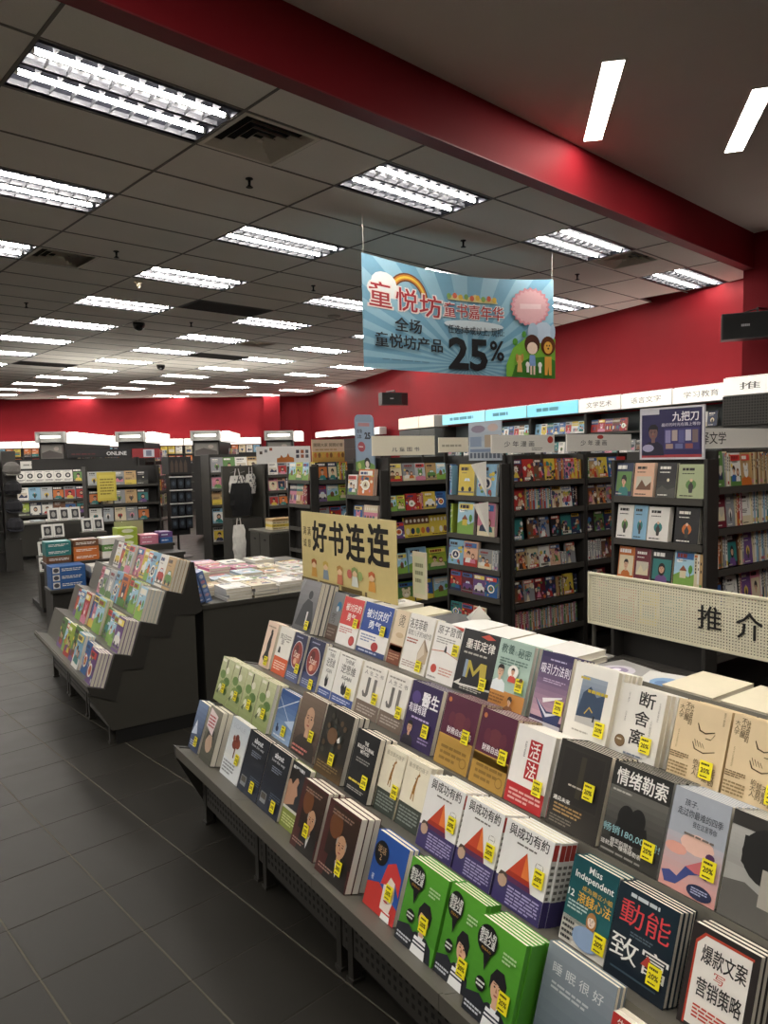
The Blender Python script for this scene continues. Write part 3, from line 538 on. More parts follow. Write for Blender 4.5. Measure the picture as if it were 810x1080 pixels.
DS['letters'] = ('#e9e6df', D(TX('洛克菲勒', .04, .74, .72, .92, '#4a4640', .008), TX('留给儿子的38封信', .04, .62, .96, .72, '#5c574f'), LN(.06, .48, .5, .58, 2, '#a34f3c', 3), Q('#b9a58c', (.62, .18), (.58, .34), (.74, .62), (.96, .42), (.94, .2)), Q('#d3c6b2', (.62, .22), (.6, .34), (.74, .56), (.84, .36)), Q('#8d7a64', (.74, .62), (.96, .42), (.9, .4), (.74, .56)), LN(.06, .06, .9, .18, 3, '#b8a39a', 6)))
DS['habits'] = ('#ebe8e3', D(TX('原子習慣', .08, .8, .96, .95, '#4c4a48', .006), LN(.1, .64, .8, .76, 3, '#a5a29c', 4), Q('#c98a74', (0, .5), (.5, .54), (1, .46), (1, .45), (.5, .52), (0, .485)), Q('#33302e', (.46, .52), (.5, .64), (.54, .6), (.56, .5)), El(.22, .2, .11, .075, '#c34a3a', 14), LN(.42, .12, .92, .26, 3, '#cf9d90', 5), LN(.06, .03, .5, .08, 1, '#a5a29c', 7), Q('#c34a3a', (.6, .99), (1, .93), (1, .99))))
DS['mlaw'] = ('#15151a', D(TX('墨菲定律', .14, .7, .92, .86, '#e6e3dc', .012), LN(.12, .6, .9, .66, 1, '#a9a59c', 3), Q('#b3a13e', (.22, .24), (.22, .52), (.36, .52), (.5, .36), (.64, .52), (.8, .52), (.84, .24), (.68, .24), (.64, .42), (.5, .28), (.36, .42), (.34, .24)), Q('#8a9bb0', (.22, .24), (.22, .52), (.3, .52), (.3, .24)), Q('#d9d6cf', (0, .1), (.2, .2), (.16, .12), (1, .16), (1, .13), (.2, .09)), LN(.2, .04, .8, .1, 2, '#b9b5ac', 5), Q('#c34a3a', (.5, .93), (.7, .99), (.9, .93), (.7, .9))))
DS['education'] = ('#a4bdb2', D(R(0, 0, 1, .25, '#c98a42'), TX('教養', .08, .8, .46, .94, '#44605a', .008), TX('の', .48, .8, .56, .86, '#6d8880'), TX('秘密', .58, .78, .94, .92, '#44605a', .008), LN(.1, .62, .9, .74, 3, '#5f7a72', 3), person(.2, .52, .085, 1.4, '#d9b497', '#26201e', '#dfe6ea', 'short'), El(.56, .56, .15, .1, '#f1efe8', 16), person(.56, .56, .045, 1.4, '#d9a98c', '#2a2220', '#c4473c', 'short'), person(.84, .44, .05, 1.4, '#dcb698', '#6a4a30', '#6a8a5a', 'long'), person(.66, .14, .05, 1.4, '#dcb698', '#3a2a22', '#8a5a3a', 'fringe'), LN(.06, .06, .5, .2, 3, '#8a5a24', 5)))
DS['attraction'] = ('#34264f', D(GR(0, .1, 1, 1, '#2c2350', '#c9a3b0', 12), LN(.3, .88, .96, .92, 1, '#b7aed0', 2), TX('吸引力法則', .06, .7, .98, .84, '#e9e4f2', .012), LN(.2, .58, .9, .64, 2, '#b9a6c4', 4), Q('#2e3a66', (.08, .34), (.5, .04), (.72, .0), (.9, .04), (.96, .22), (.5, .2)), Q('#d9dcea', (.12, .33), (.5, .12), (.94, .22), (.5, .17)), Q('#e9e4ea', (.3, .36), (.9, .44), (.9, .42), (.34, .3)), R(0, 0, 1, .05, '#c9c4cc')))
DS['landscape'] = ('#ebe8e0', D(GR(.22, .22, .8, .84, '#9aa6b4', '#3f536e'), Q('#32455f', (.22, .3), (.3, .62), (.45, .72), (.62, .6), (.8, .66), (.8, .3)), Q('#b9b7b4', (.22, .22), (.22, .3), (.8, .34), (.8, .22)), Q('#caa94a', (.4, .36), (.5, .46), (.6, .4), (.58, .39), (.5, .44), (.42, .35)), LN(.18, .78, .46, .84, 1, '#c9b23c', 2), LN(.4, .62, .96, .7, 1, '#c9b23c', 3), R(.62, .28, .66, .36, '#22262c'), LN(.2, .1, .6, .14, 1, '#b4b0a6', 4)))
DS['danshari'] = ('#e4e1da', D(TX('断', .44, .74, .78, .95, '#1d1c1c', .015), TX('舍', .4, .48, .72, .68, '#1d1c1c', .015), TX('离', .36, .2, .68, .42, '#1d1c1c', .015), El(.17, .2, .12, .085, '#6a5236', 16), El(.17, .2, .1, .07, '#7d6444', 16), LN(.1, .24, .24, .2, 1, '#d9cfba', 2), VT('山下英子', .18, .74, .22, .9, '#8c8983'), VT('日本老师', .18, .48, .22, .62, '#8c8983'), VT('生活新观念', .88, .6, .92, .86, '#8c8983'), VT('人生整理术', .76, .36, .81, .6, '#a19e97'), LN(.3, .04, .74, .09, 1, '#7b8696', 4)))
DS['adults'] = ('#dcc6a0', D(VT('大人学', .04, .76, .13, .93, '#4d3a22', .006), VT('不烂醒', .15, .74, .24, .97, '#4d3a22', .006), VT('社会的', .24, .7, .31, .96, '#4d3a22', .006), Q('#4d3a22', (.44, .76), (.5, .68), (.6, .66), (.76, .7), (.77, .69), (.6, .645), (.48, .665), (.43, .75)), Q('#4d3a22', (.4, .52), (.46, .44), (.62, .42), (.82, .47), (.82, .46), (.62, .405), (.44, .43), (.39, .51)), *[Q('#4d3a22', (.42+.05*k, .55-.01*k), (.47+.05*k, .47), (.48+.05*k, .47), (.43+.05*k, .555-.01*k)) for k in range(4)], Q('#4d3a22', (.62, .6), (.72, .6), (.78, .68), (.78, .665), (.72, .59), (.62, .59)), VT('不能走', .68, .08, .78, .28, '#4d3a22', .006), VT('就会的', .58, .1, .67, .3, '#4d3a22', .006), VT('的大人', .48, .12, .57, .32, '#4d3a22', .006), VT('能行囧', .8, .06, .9, .27, '#4d3a22', .006), VT('我不愿意', .88, .8, .92, .97, '#6a5434'), LN(.02, .26, .38, .34, 3, '#6a5434', 3), LN(.02, .06, .4, .22, 4, '#8f7a54', 4), VT('长大后很好', .1, .38, .13, .62, '#8f7a54')))
# row, s0, s1, height, copies, depth per copy, design, sticker (u,v) or None, spine on the right, label
SP_PYR = (R(.1, .78, .9, .97, '#a8352c'), LN(.2, .3, .8, .74, 6, '#5b5852', 4), R(0, 0, 1, .3, '#3d3468'))
BOOKS = [
 (0, -0.05, 0.066, 0.222, 2, 0.025, 'scenic', (.55, .12), 0, 'dark blue mountain-cover book at the far left end'),
 (0, 0.1, 0.236, 0.236, 2, 0.0275, 'girl', None, 0, 'olive book with a girl photo and pale tilted label'),
 (0, 0.288, 0.47, 0.242, 2, 0.015, 'tree', (.66, .3), 0, 'pale blue-white book with a red-brown tree'),
 (0, 0.476, 0.66, 0.24, 2, 0.016, 'black', (.62, .1), 0, 'black book with white lowercase title, left of the pair'),
 (0, 0.663, 0.84, 0.24, 2, 0.016, 'black', (.66, .08), 0, 'black book with white lowercase title, right of the pair'),
 (0, 0.843, 0.975, 0.234, 1, 0.024, 'profile', None, 0, 'book with a face in profile and a green-yellow lower band'),
 (0, 1.013, 1.178, 0.226, 3, 0.023, 'elder', (.44, .24), 0, 'dark brown book with a smiling older man, left of the pair'),
 (0, 1.21, 1.397, 0.228, 3, 0.027, 'elder', (.62, .16), 0, 'dark brown book with a smiling older man, right of the pair'),
 (0, 1.436, 1.594, 0.218, 2, 0.02, 'redhair', (.62, .26), 0, 'blue book with a red-haired figure and black bubble'),
 (0, 1.632, 1.793, 0.222, 4, 0.015, 'green', (.55, .28), 1, 'bright green book with a dark-haired young man, left of the three'),
 (0, 1.797, 1.93, 0.224, 4, 0.0135, 'green', (.62, .16), 1, 'bright green book with a dark-haired young man, middle of the three'),
 (0, 1.948, 2.1, 0.219, 6, 0.0147, 'green', (.7, .26), 1, 'bright green book with a dark-haired young man, right of the three'),
 (0, 2.112, 2.302, 0.236, 2, 0.015, 'greysky', None, 0, 'plain grey book beside the green books'),
 (0, 2.306, 2.44, 0.195, 2, 0.02, 'redcorner', None, 0, 'cream book with a red top corner at the bottom photo edge'),
 (1, -0.146, -0.002, 0.212, 3, 0.0205, 'painting', (.5, .24), 0, 'olive painted-garden book, first of the four from the far end'),
 (1, 0.002, 0.146, 0.212, 3, 0.0205, 'painting', (.5, .24), 0, 'olive painted-garden book, second of the four from the far end'),
 (1, 0.15, 0.293, 0.212, 3, 0.0205, 'painting', (.5, .24), 0, 'olive painted-garden book, third of the four from the far end'),
 (1, 0.297, 0.44, 0.212, 3, 0.0205, 'painting', (.5, .24), 0, 'olive painted-garden book, fourth of the four from the far end'),
 (1, 0.447, 0.607, 0.203, 2, 0.018, 'constell', (.5, .12), 0, 'blue night-sky book with crossing white lines'),
 (1, 0.636, 0.826, 0.237, 2, 0.023, 'oldman', (.64, .3), 0, 'grey-brown book with a balding older man'),
 (1, 0.871, 1.06, 0.245, 3, 0.0235, 'cluttered', (.48, .2), 0, 'near-black book with a cluttered dark picture'),
 (1, 1.098, 1.239, 0.221, 3, 0.025, 'journal', (.66, .2), 0, 'black notebook-method book with white lettering'),
 (1, 1.243, 1.362, 0.21, 2, 0.025, 'giraffe', (.78, .3), 0, 'cream book with a small giraffe, left of the pair'),
 (1, 1.366, 1.49, 0.21, 2, 0.025, 'giraffe', None, 0, 'cream book with a small giraffe, right of the pair'),
 (1, 1.53, 1.694, 0.206, 4, 0.0225, 'pyramid', (.74, .42), 1, 'white book with an orange pyramid, left of the three'),
 (1, 1.7, 1.853, 0.206, 4, 0.0225, 'pyramid', (.74, .38), 1, 'white book with an orange pyramid, middle of the three'),
 (1, 1.86, 2.027, 0.206, 4, 0.0225, 'pyramid', (.76, .42), 1, 'white book with an orange pyramid, right of the three'),
 (1, 2.066, 2.2, 0.198, 3, 0.02, 'missind', (.8, .1), 0, 'teal money book with white English title'),
 (1, 2.206, 2.36, 0.198, 4, 0.0175, 'kinetic', (.7, .16), 0, 'navy book with big red characters'),
 (1, 2.386, 2.53, 0.198, 3, 0.0215, 'copywriting', None, 0, 'dark book with a white panel framed in red'),
 (2, -0.02, 0.092, 0.221, 2, 0.0265, 'dress', (.5, .06), 0, 'peach book with a black dress figure'),
 (2, 0.11, 0.25, 0.217, 2, 0.025, 'orangeband', None, 0, 'white book with an orange lower band'),
 (2, 0.255, 0.375, 0.216, 2, 0.025, 'redcircle', (.66, .2), 0, 'navy book with a red round picture, left of the pair'),
 (2, 0.378, 0.517, 0.216, 2, 0.02, 'redcircle', (.6, .02), 0, 'navy book with a red round picture, right of the pair'),
 (2, 0.521, 0.625, 0.204, 2, 0.015, 'thinkagain', None, 0, 'white book with a blue bottom band, left of the pair'),
 (2, 0.628, 0.797, 0.204, 2, 0.015, 'thinkagain', (.66, .18), 0, 'white book with a blue bottom band, right of the pair'),
 (2, 0.814, 0.975, 0.206, 2, 0.015, 'jl', (.66, .3), 0, 'cream book with grey hook-shaped lettering, left of the pair'),
 (2, 0.979, 1.13, 0.206, 2, 0.015, 'jl', (.68, .26), 0, 'cream book with grey hook-shaped lettering, right of the pair'),
 (2, 1.2, 1.368, 0.217, 4, 0.021, 'purple', (.64, .22), 0, 'deep purple book with a suited man'),
 (2, 1.407, 1.569, 0.226, 5, 0.02, 'maroon', (.68, .4), 1, 'maroon and gold book, left of the pair'),
 (2, 1.588, 1.737, 0.223, 5, 0.022, 'maroon', (.72, .38), 1, 'maroon and gold book, right of the pair'),
 (2, 1.741, 1.884, 0.217, 5, 0.022, 'huofa', (.7, .22), 0, 'white book with red square characters and red base'),
 (2, 1.906, 2.072, 0.224, 5, 0.023, 'darkbook', (.62, .44), 0, 'dark brown-black framed book'),
 (2, 2.08, 2.246, 0.222, 6, 0.019, 'blackmail', (.72, .14), 1, 'charcoal book with a kissing couple in shadow'),
 (2, 2.25, 2.388, 0.22, 6, 0.019, 'mermaid', (.7, .24), 0, 'pale grey and pink book with a mermaid'),
 (2, 2.392, 2.55, 0.22, 6, 0.019, 'greyman', None, 0, 'black-and-white book with a dark-haired man at the photo edge'),
 (3, 0.075, 0.258, 0.247, 4, 0.024, 'seatedman', (.68, .06), 0, 'grey book with a seated man in a dark suit'),
 (3, 0.268, 0.36, 0.223, 1, 0.02, 'sliver', None, 0, 'narrow grey book beside the red one'),
 (3, 0.385, 0.55, 0.216, 2, 0.017, 'couragered', (.72, .4), 0, 'white book with a red upper half'),
 (3, 0.553, 0.771, 0.218, 2, 0.015, 'courageblue', (.72, .42), 0, 'white book with a blue upper half'),
 (3, 0.787, 0.876, 0.221, 2, 0.015, 'creambrown', None, 0, 'narrow cream book with a brown base'),
 (3, 0.902, 1.064, 0.222, 2, 0.023, 'letters', (.64, .04), 0, 'white book with a tan folded letter'),
 (3, 1.073, 1.228, 0.218, 2, 0.023, 'habits', (.8, .5), 0, 'white book with a small red round seal'),
 (3, 1.232, 1.421, 0.22, 2, 0.025, 'mlaw', (.72, .12), 0, 'black book with a large gold letter M'),
 (3, 1.45, 1.608, 0.221, 4, 0.02, 'education', (.7, .3), 0, 'mint green book with cartoon people'),
 (3, 1.657, 1.783, 0.22, 5, 0.02, 'attraction', (.8, .2), 0, 'purple-pink book with a white boat'),
 (3, 1.805, 1.956, 0.216, 5, 0.023, 'landscape', (.72, .12), 0, 'white book with a small blue mountain picture'),
 (3, 1.96, 2.1, 0.193, 4, 0.024, 'danshari', (.64, .14), 0, 'pale book with three large black characters'),
 (3, 2.145, 2.287, 0.196, 5, 0.023, 'adults', (.62, .12), 1, 'tan book with a line drawing of hands, left of the pair'),
 (3, 2.291, 2.43, 0.196, 5, 0.023, 'adults', (.8, .1), 1, 'tan book with a line drawing of hands, right of the pair'),
]
def shelf_M(X0, b0, px, pz, rise, k, y, depth):   # frame of a leaning cover: x' runs toward the camera, y' back, z' up
    bx, bz = b0+px*k-depth*BKV[0], rise+pz*k-depth*BKV[1]
    return basis((0, -1, 0), (BKV[0], 0, BKV[1]), (UPV[0], 0, UPV[1]), (X0+bx, y, bz+.0012))
rg = random.Random(5)
for (k, s0, s1, h, cp, th, dk, st, spr, lab) in BOOKS:
    w = s1-s0-.002; bg, pr = DS[dk]
    cm = cover_mesh(w, h, th-.0006, bg, pr, bool(spr), spine={'pyramid': '#e4e2dc', 'green': '#4f9a2c', 'maroon': '#b9a58c', 'blackmail': '#b7b4ac', 'adults': '#c8ae82'}.get(dk, bg), spine_prims=SP_PYR if dk == 'pyramid' else ())
    pm = pages_mesh(w, h, th-.0006, bool(spr))
    grp = 'books on the foreground stepped display'
    for c in range(cp):
        dep = th*(cp-c); dy = 0 if c == 0 else rg.uniform(-.004, .004)
        M = shelf_M(X1, .11, .18, .166, .346, k, 3.2257-s0+dy, dep)
        o = place(cm, 'book', None, M)
        if c == 0:
            more = f', {cp} deep' if cp > 1 else ''
            tag(o, f'{lab}, {TIER[k]}', 'book', grp)
        else:
            short = lab.replace('bright ', '').replace(' from the far end', '')
            tag(o, (f'{ORD[c-1]} copy behind the {short}' if cp > 2 else f'copy behind the {short}'), 'book', grp)
        place(pm, 'pages', o)
        if c == 0 and st:
            q = place(sticker_mesh(), 'price_sticker', o, T(st[0]*w if st[0]*w < w-.034 else w-.034, -.006, st[1]*h))
            q['label'] = 'bright yellow price sticker'

# ------------------------------------------------------------------ things on the foreground display top
TOPZ = top1[1]-.049                              # deck height
def flat_book(x, y, z, lx, ly, th, col, lab, grp, rot=0., prims=None, kind='book', cat='book', pages=True):
    # lies flat: cover up, spine along +x side; local frame centred
    mb = MB(); c = ink(col); b = .0011
    mb.box((-lx/2, -ly/2, 0), (lx/2, ly/2, b), c); mb.box((-lx/2, -ly/2, th-b), (lx/2, ly/2, th), c)
    mb.box((lx/2-b, -ly/2, b), (lx/2, ly/2, th-b), c)
    if prims: art(mb, prims, ly, lx, basis((0, -1, 0), (0, 0, -1), (1, 0, 0), (-lx/2, ly/2, th)))
    o = mb.build(kind, None, T(x, y, z) @ RZ(rot)); tag(o, lab, cat, grp)
    q = MB(); q.box((-lx/2+.002, -ly/2+.002, b+.0002), (lx/2-b-.0002, ly/2-.002, th-b-.0002), page_mat_flat()); q.build('pages', o)
    return o
PGF = None
def page_mat_flat():
    global PGF
    if PGF: return PGF
    PGF = page_mat().copy(); PGF.name = 'page_edges_flat'
    for n in PGF.node_tree.nodes:
        if n.type == 'MAPPING': n.inputs['Scale'].default_value = (3, 3, 900)
    return PGF
rg = random.Random(11)
FB = [(2.86, 'cream', '#ded8c6'), (2.66, 'ivory', '#e6e1d4'), (2.46, 'cream', '#d8cfae'), (2.29, 'black', '#1b1a1a'), (2.13, 'white', '#e9e7e2'), (1.97, 'white', '#e4e2dc'), (1.81, 'white', '#eceae4'), (1.65, 'pale grey', '#d5d3cd')]
for i, (y, cn, col) in enumerate(FB):
    n = 2; z = TOPZ
    for k in range(n):
        th = .016+.002*((i+k) % 3)
        flat_book(1.888+rg.uniform(-.004, .004), y+rg.uniform(-.004, .004), z, .2, .152, th, col if k == n-1 else rg.choice(['#e4e2dc', '#dcd8ce', '#d3cdc0']), f'{cn}-covered book lying flat, {["bottom","top"][k]} of {ORD[i]} flat pile from far end of foreground display', 'books lying flat on the foreground display top'); z += th+.0006
FLW = D(El(.5, .5, .34, .3, '#b9b4be', 16), El(.5, .52, .2, .18, '#7b6a8c', 12), El(.46, .55, .08, .07, '#d9d2de', 9), LN(.1, .04, .6, .12, 2, '#6b6966', 3))
flat_book(1.905, 1.475, TOPZ, .22, .165, .006, '#8d8b88', 'grey glossy magazine with a purple flower lying on the foreground display top', None, -.15, FLW, 'magazine', 'magazine')
flat_book(1.91, 1.665, TOPZ, .25, .185, .006, '#6f6e6c', 'dark grey glossy magazine lying behind the flower magazine', None, .12, D(R(.1, .6, .9, .9, '#97958f'), LN(.1, .1, .8, .4, 4, '#b9b6ae', 5)), 'magazine', 'magazine')
flat_book(1.915, 1.3, TOPZ, .2, .16, .007, '#c9c7c2', 'white glossy magazine with a blue flower picture on the foreground display top', None, .3, D(El(.5, .5, .3, .26, '#6f93b8', 12), El(.45, .45, .14, .12, '#4a6f9c', 10), LN(.1, .04, .6, .12, 2, '#6b6966', 3)), 'magazine', 'magazine')
for j, (yy, n) in enumerate([(1.16, 2), (.985, 2)]):
    z = TOPZ
    for k in range(n):
        flat_book(1.9+.006*k, yy, z, .205, .155, .02, '#d9cfb4', f'tan-covered book lying flat, {["lower","upper"][k]} of the {["pile beside the flower magazine", "pile at the right photo edge"][j]}', 'tan books lying flat on the display top'); z += .0206
g = random.Random(77)
for j, (yy, cn, hx) in enumerate([(2.6, 'white', '#dcd8d0'), (2.35, 'pale blue', '#a9bccb'), (2.1, 'cream', '#d9cfae'), (1.86, 'teal', '#2f6a6c'), (1.66, 'dark red', '#7a2a30'), (1.46, 'white', '#d5d2cc'), (1.26, 'brown', '#6a4a36'), (1.06, 'grey', '#8d8d8d')]):
    z = .7505
    for k in range(2):
        flat_book(2.19, yy, z, .24, .18, .02, hx, f'{cn} book, {["lower","upper"][k]} of {ORD[j]} pair from far end, low shelf behind foreground display', 'books on the low shelf behind the foreground display', g.uniform(-.05, .05), D(R(.1, .7, .9, .9, '#e4ddce'), El(.5, .4, .28, .2, g.choice(['#c9784a', '#4a6f9c', '#8aa05a', '#b0506a']), 12), LN(.15, .74, .85, .86, 1, '#4a3a34', j)), 'picture_book'); z += .0206
# small white folded paper standing on the flat books
q = MB(); pm = mat('#e9e7e1', .6, 0, .03); q.add([(0, 0, 0), (.075, -.05, 0), (.03, -.03, .06), (.03, .05, .0)], [(0, 1, 2), (2, 1, 0), (0, 2, 3), (3, 2, 0)], pm)
tag(q.build('folded_paper', None, T(1.93, 2.21, TOPZ+.0375)), 'white folded paper peak standing on the flat white books', 'paper')
# cream standing sign
CREAM = '#d9c78a'
def kid(u, v, c, hair, s=1.): return [Q(c, (u-.035*s, v), (u-.025*s, v+.13*s), (u+.025*s, v+.13*s), (u+.035*s, v)), El(u, v+.18*s, .026*s, .055*s, '#e6c39c', 12), Q(hair, (u-.03*s, v+.17*s), (u-.03*s, v+.23*s), (u, v+.255*s), (u+.03*s, v+.23*s), (u+.03*s, v+.17*s), (u, v+.21*s))]
SIGN = D(GR(0, 0, 1, 1, '#dccb90', '#d5c284'), TX('满 满', .02, .67, .115, .79, '#5a4a2c', .01), TX('诚 意', .02, .5, .115, .62, '#5a4a2c', .01), TX('好', .14, .47, .305, .88, '#15120f', .035), TX('书', .335, .46, .49, .9, '#15120f', .035), TX('连', .525, .43, .71, .9, '#15120f', .035), TX('连', .745, .43, .94, .93, '#15120f', .035),
    kid(.15, .1, '#d9a24c', '#b9683a'), kid(.29, .1, '#8a9aa8', '#d2b45a'), kid(.45, .08, '#c9785a', '#b98a4a'), kid(.61, .1, '#dfe3dc', '#8a9a5a'), El(.555, .25, .025, .06, '#c2655a', 10), El(.665, .25, .025, .06, '#9ab06a', 10), kid(.78, .09, '#dda04a', '#c9663a'), LN(.0, .005, .99, .07, 1, '#6b5a38', 6, .9))
q = MB(); q.box((0, 0, 0), (.852, .006, .368), mat(CREAM, .5, 0, .03)); art(q, SIGN, .852, .368)
o = q.build('sign_board', None, basis((0, -1, 0), (1, 0, 0), (0, 0, 1), (1.815, 3.40, 1.052)))
tag(o, 'cream board sign with bold black calligraphy at the far end of the foreground display', 'sign')
q = MB(); ac = mat('#c9cfd0', .1, 0, 0, 40, 0, .35)
for x in (.08, .74): q.box((x, .006, -.005), (x+.05, .012, .25), ac); q.box((x, .006, -.005), (x+.05, .09, .0), ac)
q.build('acrylic_stand', o)
# perforated header sign
PC = mat('#dcd6bd', .45, .1, .03); q = MB(); Lp, Hp, pit = 1.28, .197, .0105
ny, nz = int(Lp/pit), int(Hp/pit)
for i in range(ny+1): q.box((i*pit-.0032, 0, 0), (i*pit+.0032, .0012, nz*pit), PC)
for j in range(nz+1): q.box((0, -.0002, j*pit-.0032), (ny*pit, .0014, j*pit+.0032), PC)
M = basis((0, -1, 0), (1, 0, 0), (0, 0, 1), (2.3, 1.906, 1.025))
t = thing('header_sign', 'long cream perforated header sign with black characters above the foreground display', 'sign', M)
q.build('perforated_panel', t)
q = MB(); e = .008
q.box((-e, -.004, -e), (Lp+e, .012, 0), PC); q.box((-e, -.004, nz*pit), (Lp+e, .012, nz*pit+e), PC); q.box((-e, -.004, 0), (0, .012, nz*pit), PC); q.box((Lp, -.004, 0), (Lp+e, .012, nz*pit), PC); q.build('sign_frame', t)
for x in (.0, Lp-.012): q = MB(); q.box((x, .012, .7505-1.025), (x+.012, .024, nz*pit), mat('#55534e', .4, .5, .03)); q.build('post', t)
bk = mat('#141312', .5, 0, .02)
for ch, y0, y1, z0, z1 in (('推', 1.438, 1.352, 1.083, 1.166), ('介', 1.300, 1.212, 1.077, 1.166)):
    q = MB(); V, F = text_geo(ch, 0.); q.add([((1.906-y0)+(y0-y1)*a, -.0046, z0-1.025+(z1-z0)*b) for a, b in V], F, bk)
    q.add([((1.906-y0)+(y0-y1)*a, -.0006, z0-1.025+(z1-z0)*b) for a, b in V], F, bk)
    q.build('character', t)
# ------------------------------------------------------------------ hanging banner
def burst(u, v, n, c1):
    out = []
    for k in range(n):
        a0 = 2*math.pi*k/n; a1 = 2*math.pi*(k+.5)/n
        out.append(Q(c1, (u, v), (u+2*math.cos(a0), v+2.2*math.sin(a0)), (u+2*math.cos(a1), v+2.2*math.sin(a1))))
    return out
def clipq(p):                                    # clip polygons to the unit square
    pts = p[1]
    for ax, lim, sg in ((0, 0, 1), (0, 1, -1), (1, 0, 1), (1, 1, -1)):
        res = []
        for i in range(len(pts)):
            a, b = pts[i], pts[(i+1) % len(pts)]; ia = sg*(a[ax]-lim) >= 0; ib = sg*(b[ax]-lim) >= 0
            if ia: res.append(a)
            if ia != ib:
                t_ = (lim-a[ax])/(b[ax]-a[ax]); res.append((a[0]+(b[0]-a[0])*t_, a[1]+(b[1]-a[1])*t_))
        pts = res
        if not pts: return None
    return ('F', pts, p[2])
def arc(u, v, r0, r1, ru, c, n=16): return [Q(c, *[(u+ru*r1*math.cos(math.pi*i/n), v+r1*math.sin(math.pi*i/n)) for i in range(n+1)], *[(u+ru*r0*math.cos(math.pi*i/n), v+r0*math.sin(math.pi*i/n)) for i in range(n, -1, -1)])]
def ring_star(u, v, ru, rv, n, c): return Q(c, *[(u+ru*(1 if i % 2 else .88)*math.cos(math.pi*i/n), v+rv*(1 if i % 2 else .88)*math.sin(math.pi*i/n)) for i in range(2*n)])
def outl(s, u0, v0, u1, v1, c, oc):
    return [TX(s, u0-.004, v0-.006, u1+.004, v1+.006, oc, .05), TX(s, u0, v0, u1, v1, c, .012)]
rays = [x for x in (clipq(p) for p in burst(.52, .1, 30, '#6f9fb8')) if x]
BAN = D(rays, arc(.215, .68, .16, .24, .42, '#6b3a22'), arc(.215, .68, .175, .225, .42, '#c9802e'), arc(.215, .68, .19, .21, .42, '#dfc24a'), El(.1, .78, .06, .1, '#e3e6e4', 14), El(.07, .72, .05, .08, '#e3e6e4', 14), El(.14, .72, .05, .07, '#e3e6e4', 14),
    outl('童', .03, .56, .135, .78, '#a3262e', '#e9dcd6'), outl('悦', .155, .56, .26, .77, '#a3262e', '#e9dcd6'), outl('坊', .27, .54, .38, .75, '#a3262e', '#e9dcd6'), outl('童书嘉年华', .395, .57, .71, .71, '#a3262e', '#e9dcd6'),
    Q('#d9c98a', (.41, .74), (.45, .81), (.5, .76), (.56, .82), (.6, .76), (.66, .8), (.68, .74)), *[El(.42+.03*k, .775+.01*(k % 2), .012, .03, ('#7ba04a', '#c95a3a', '#d9b23a')[k % 3], 8) for k in range(9)],
    El(.55, .5, .16, .05, '#c9d6dc', 16), ring_star(.86, .72, .115, .2, 22, '#c98a92'), ring_star(.86, .72, .1, .175, 22, '#d3a6aa'), R(.8, .7, .92, .75, '#dfc3c4'),
    TX('全场', .145, .36, .275, .49, '#1c1e22', .02), TX('童悦坊产品', .05, .2, .38, .33, '#1c1e22', .02), TX('任选3本或以上, 现扣:', .41, .4, .71, .49, '#24303a', .01), TX('25', .41, .04, .62, .37, '#16181b', .03), TX('%', .63, .15, .71, .36, '#16181b', .02), LN(.08, .08, .36, .1, 1, '#5c7f92', 3),
    Q('#79b23e', (.72, 0), (.72, .12), (.76, .3), (.84, .42), (.94, .44), (1, .4), (1, 0)), Q('#3f7a2c', (.75, 0), (.77, .12), (.85, .2), (.95, .22), (1, .18), (1, 0)), El(.77, .36, .015, .04, '#4f8f34', 8), El(.82, .44, .013, .035, '#4f8f34', 8),
    El(.93, .46, .055, .11, '#b4c4d4', 16), El(.87, .47, .03, .09, '#a3b6c8', 12), El(.985, .47, .015, .08, '#a3b6c8', 12), Q('#b4c4d4', (.915, .44), (.94, .44), (.95, .26), (.93, .26)),
    El(.865, .34, .044, .1, '#4a2a20', 18), El(.865, .3, .03, .062, '#ecd3be', 14), Q('#7f9fce', (.845, .12), (.85, .23), (.88, .23), (.885, .12)), R(.852, .03, .862, .12, '#ecd3be'), R(.87, .03, .88, .12, '#ecd3be'),
    El(.955, .33, .042, .095, '#5a3018', 18), El(.955, .31, .025, .062, '#e0a94a', 14), Q('#dda448', (.935, .03), (.935, .22), (.975, .22), (.975, .03), (.96, .03), (.956, .12), (.95, .03)), El(.948, .33, .004, .01, '#1c1410', 6), El(.962, .33, .004, .01, '#1c1410', 6), El(.955, .3, .006, .01, '#3a2010', 6),
    El(.79, .18, .02, .045, '#d9b06a', 10), Q('#d9b06a', (.775, .05), (.78, .15), (.8, .15), (.805, .05)), El(.775, .2, .008, .04, '#b98a48', 8), El(.805, .2, .008, .04, '#b98a48', 8), El(.835, .13, .012, .03, '#eceae6', 8), R(.828, .05, .842, .12, '#eceae6'), El(.905, .13, .012, .03, '#eceae6', 8), R(.898, .05, .912, .12, '#eceae6'))
Wb, Hb = 2.44, 1.0
A0 = Vector((3.61, 5.5, 3.485)); 
nb = 1
q = MB(); q.box((0, 0, 0), (Wb, .003, Hb), mat('#8fb8c9', .4, 0, .03)); art(q, BAN, Wb, Hb, None, 0, .0006)
def bend(p):                                     # the sheet sags a little between its two hanging cords
    x, y, z = p; u = x/Wb; return (x, y+.05*math.sin(math.pi*u), z-.07*math.sin(math.pi*u)*(z/Hb) + .05*u*(z/Hb))
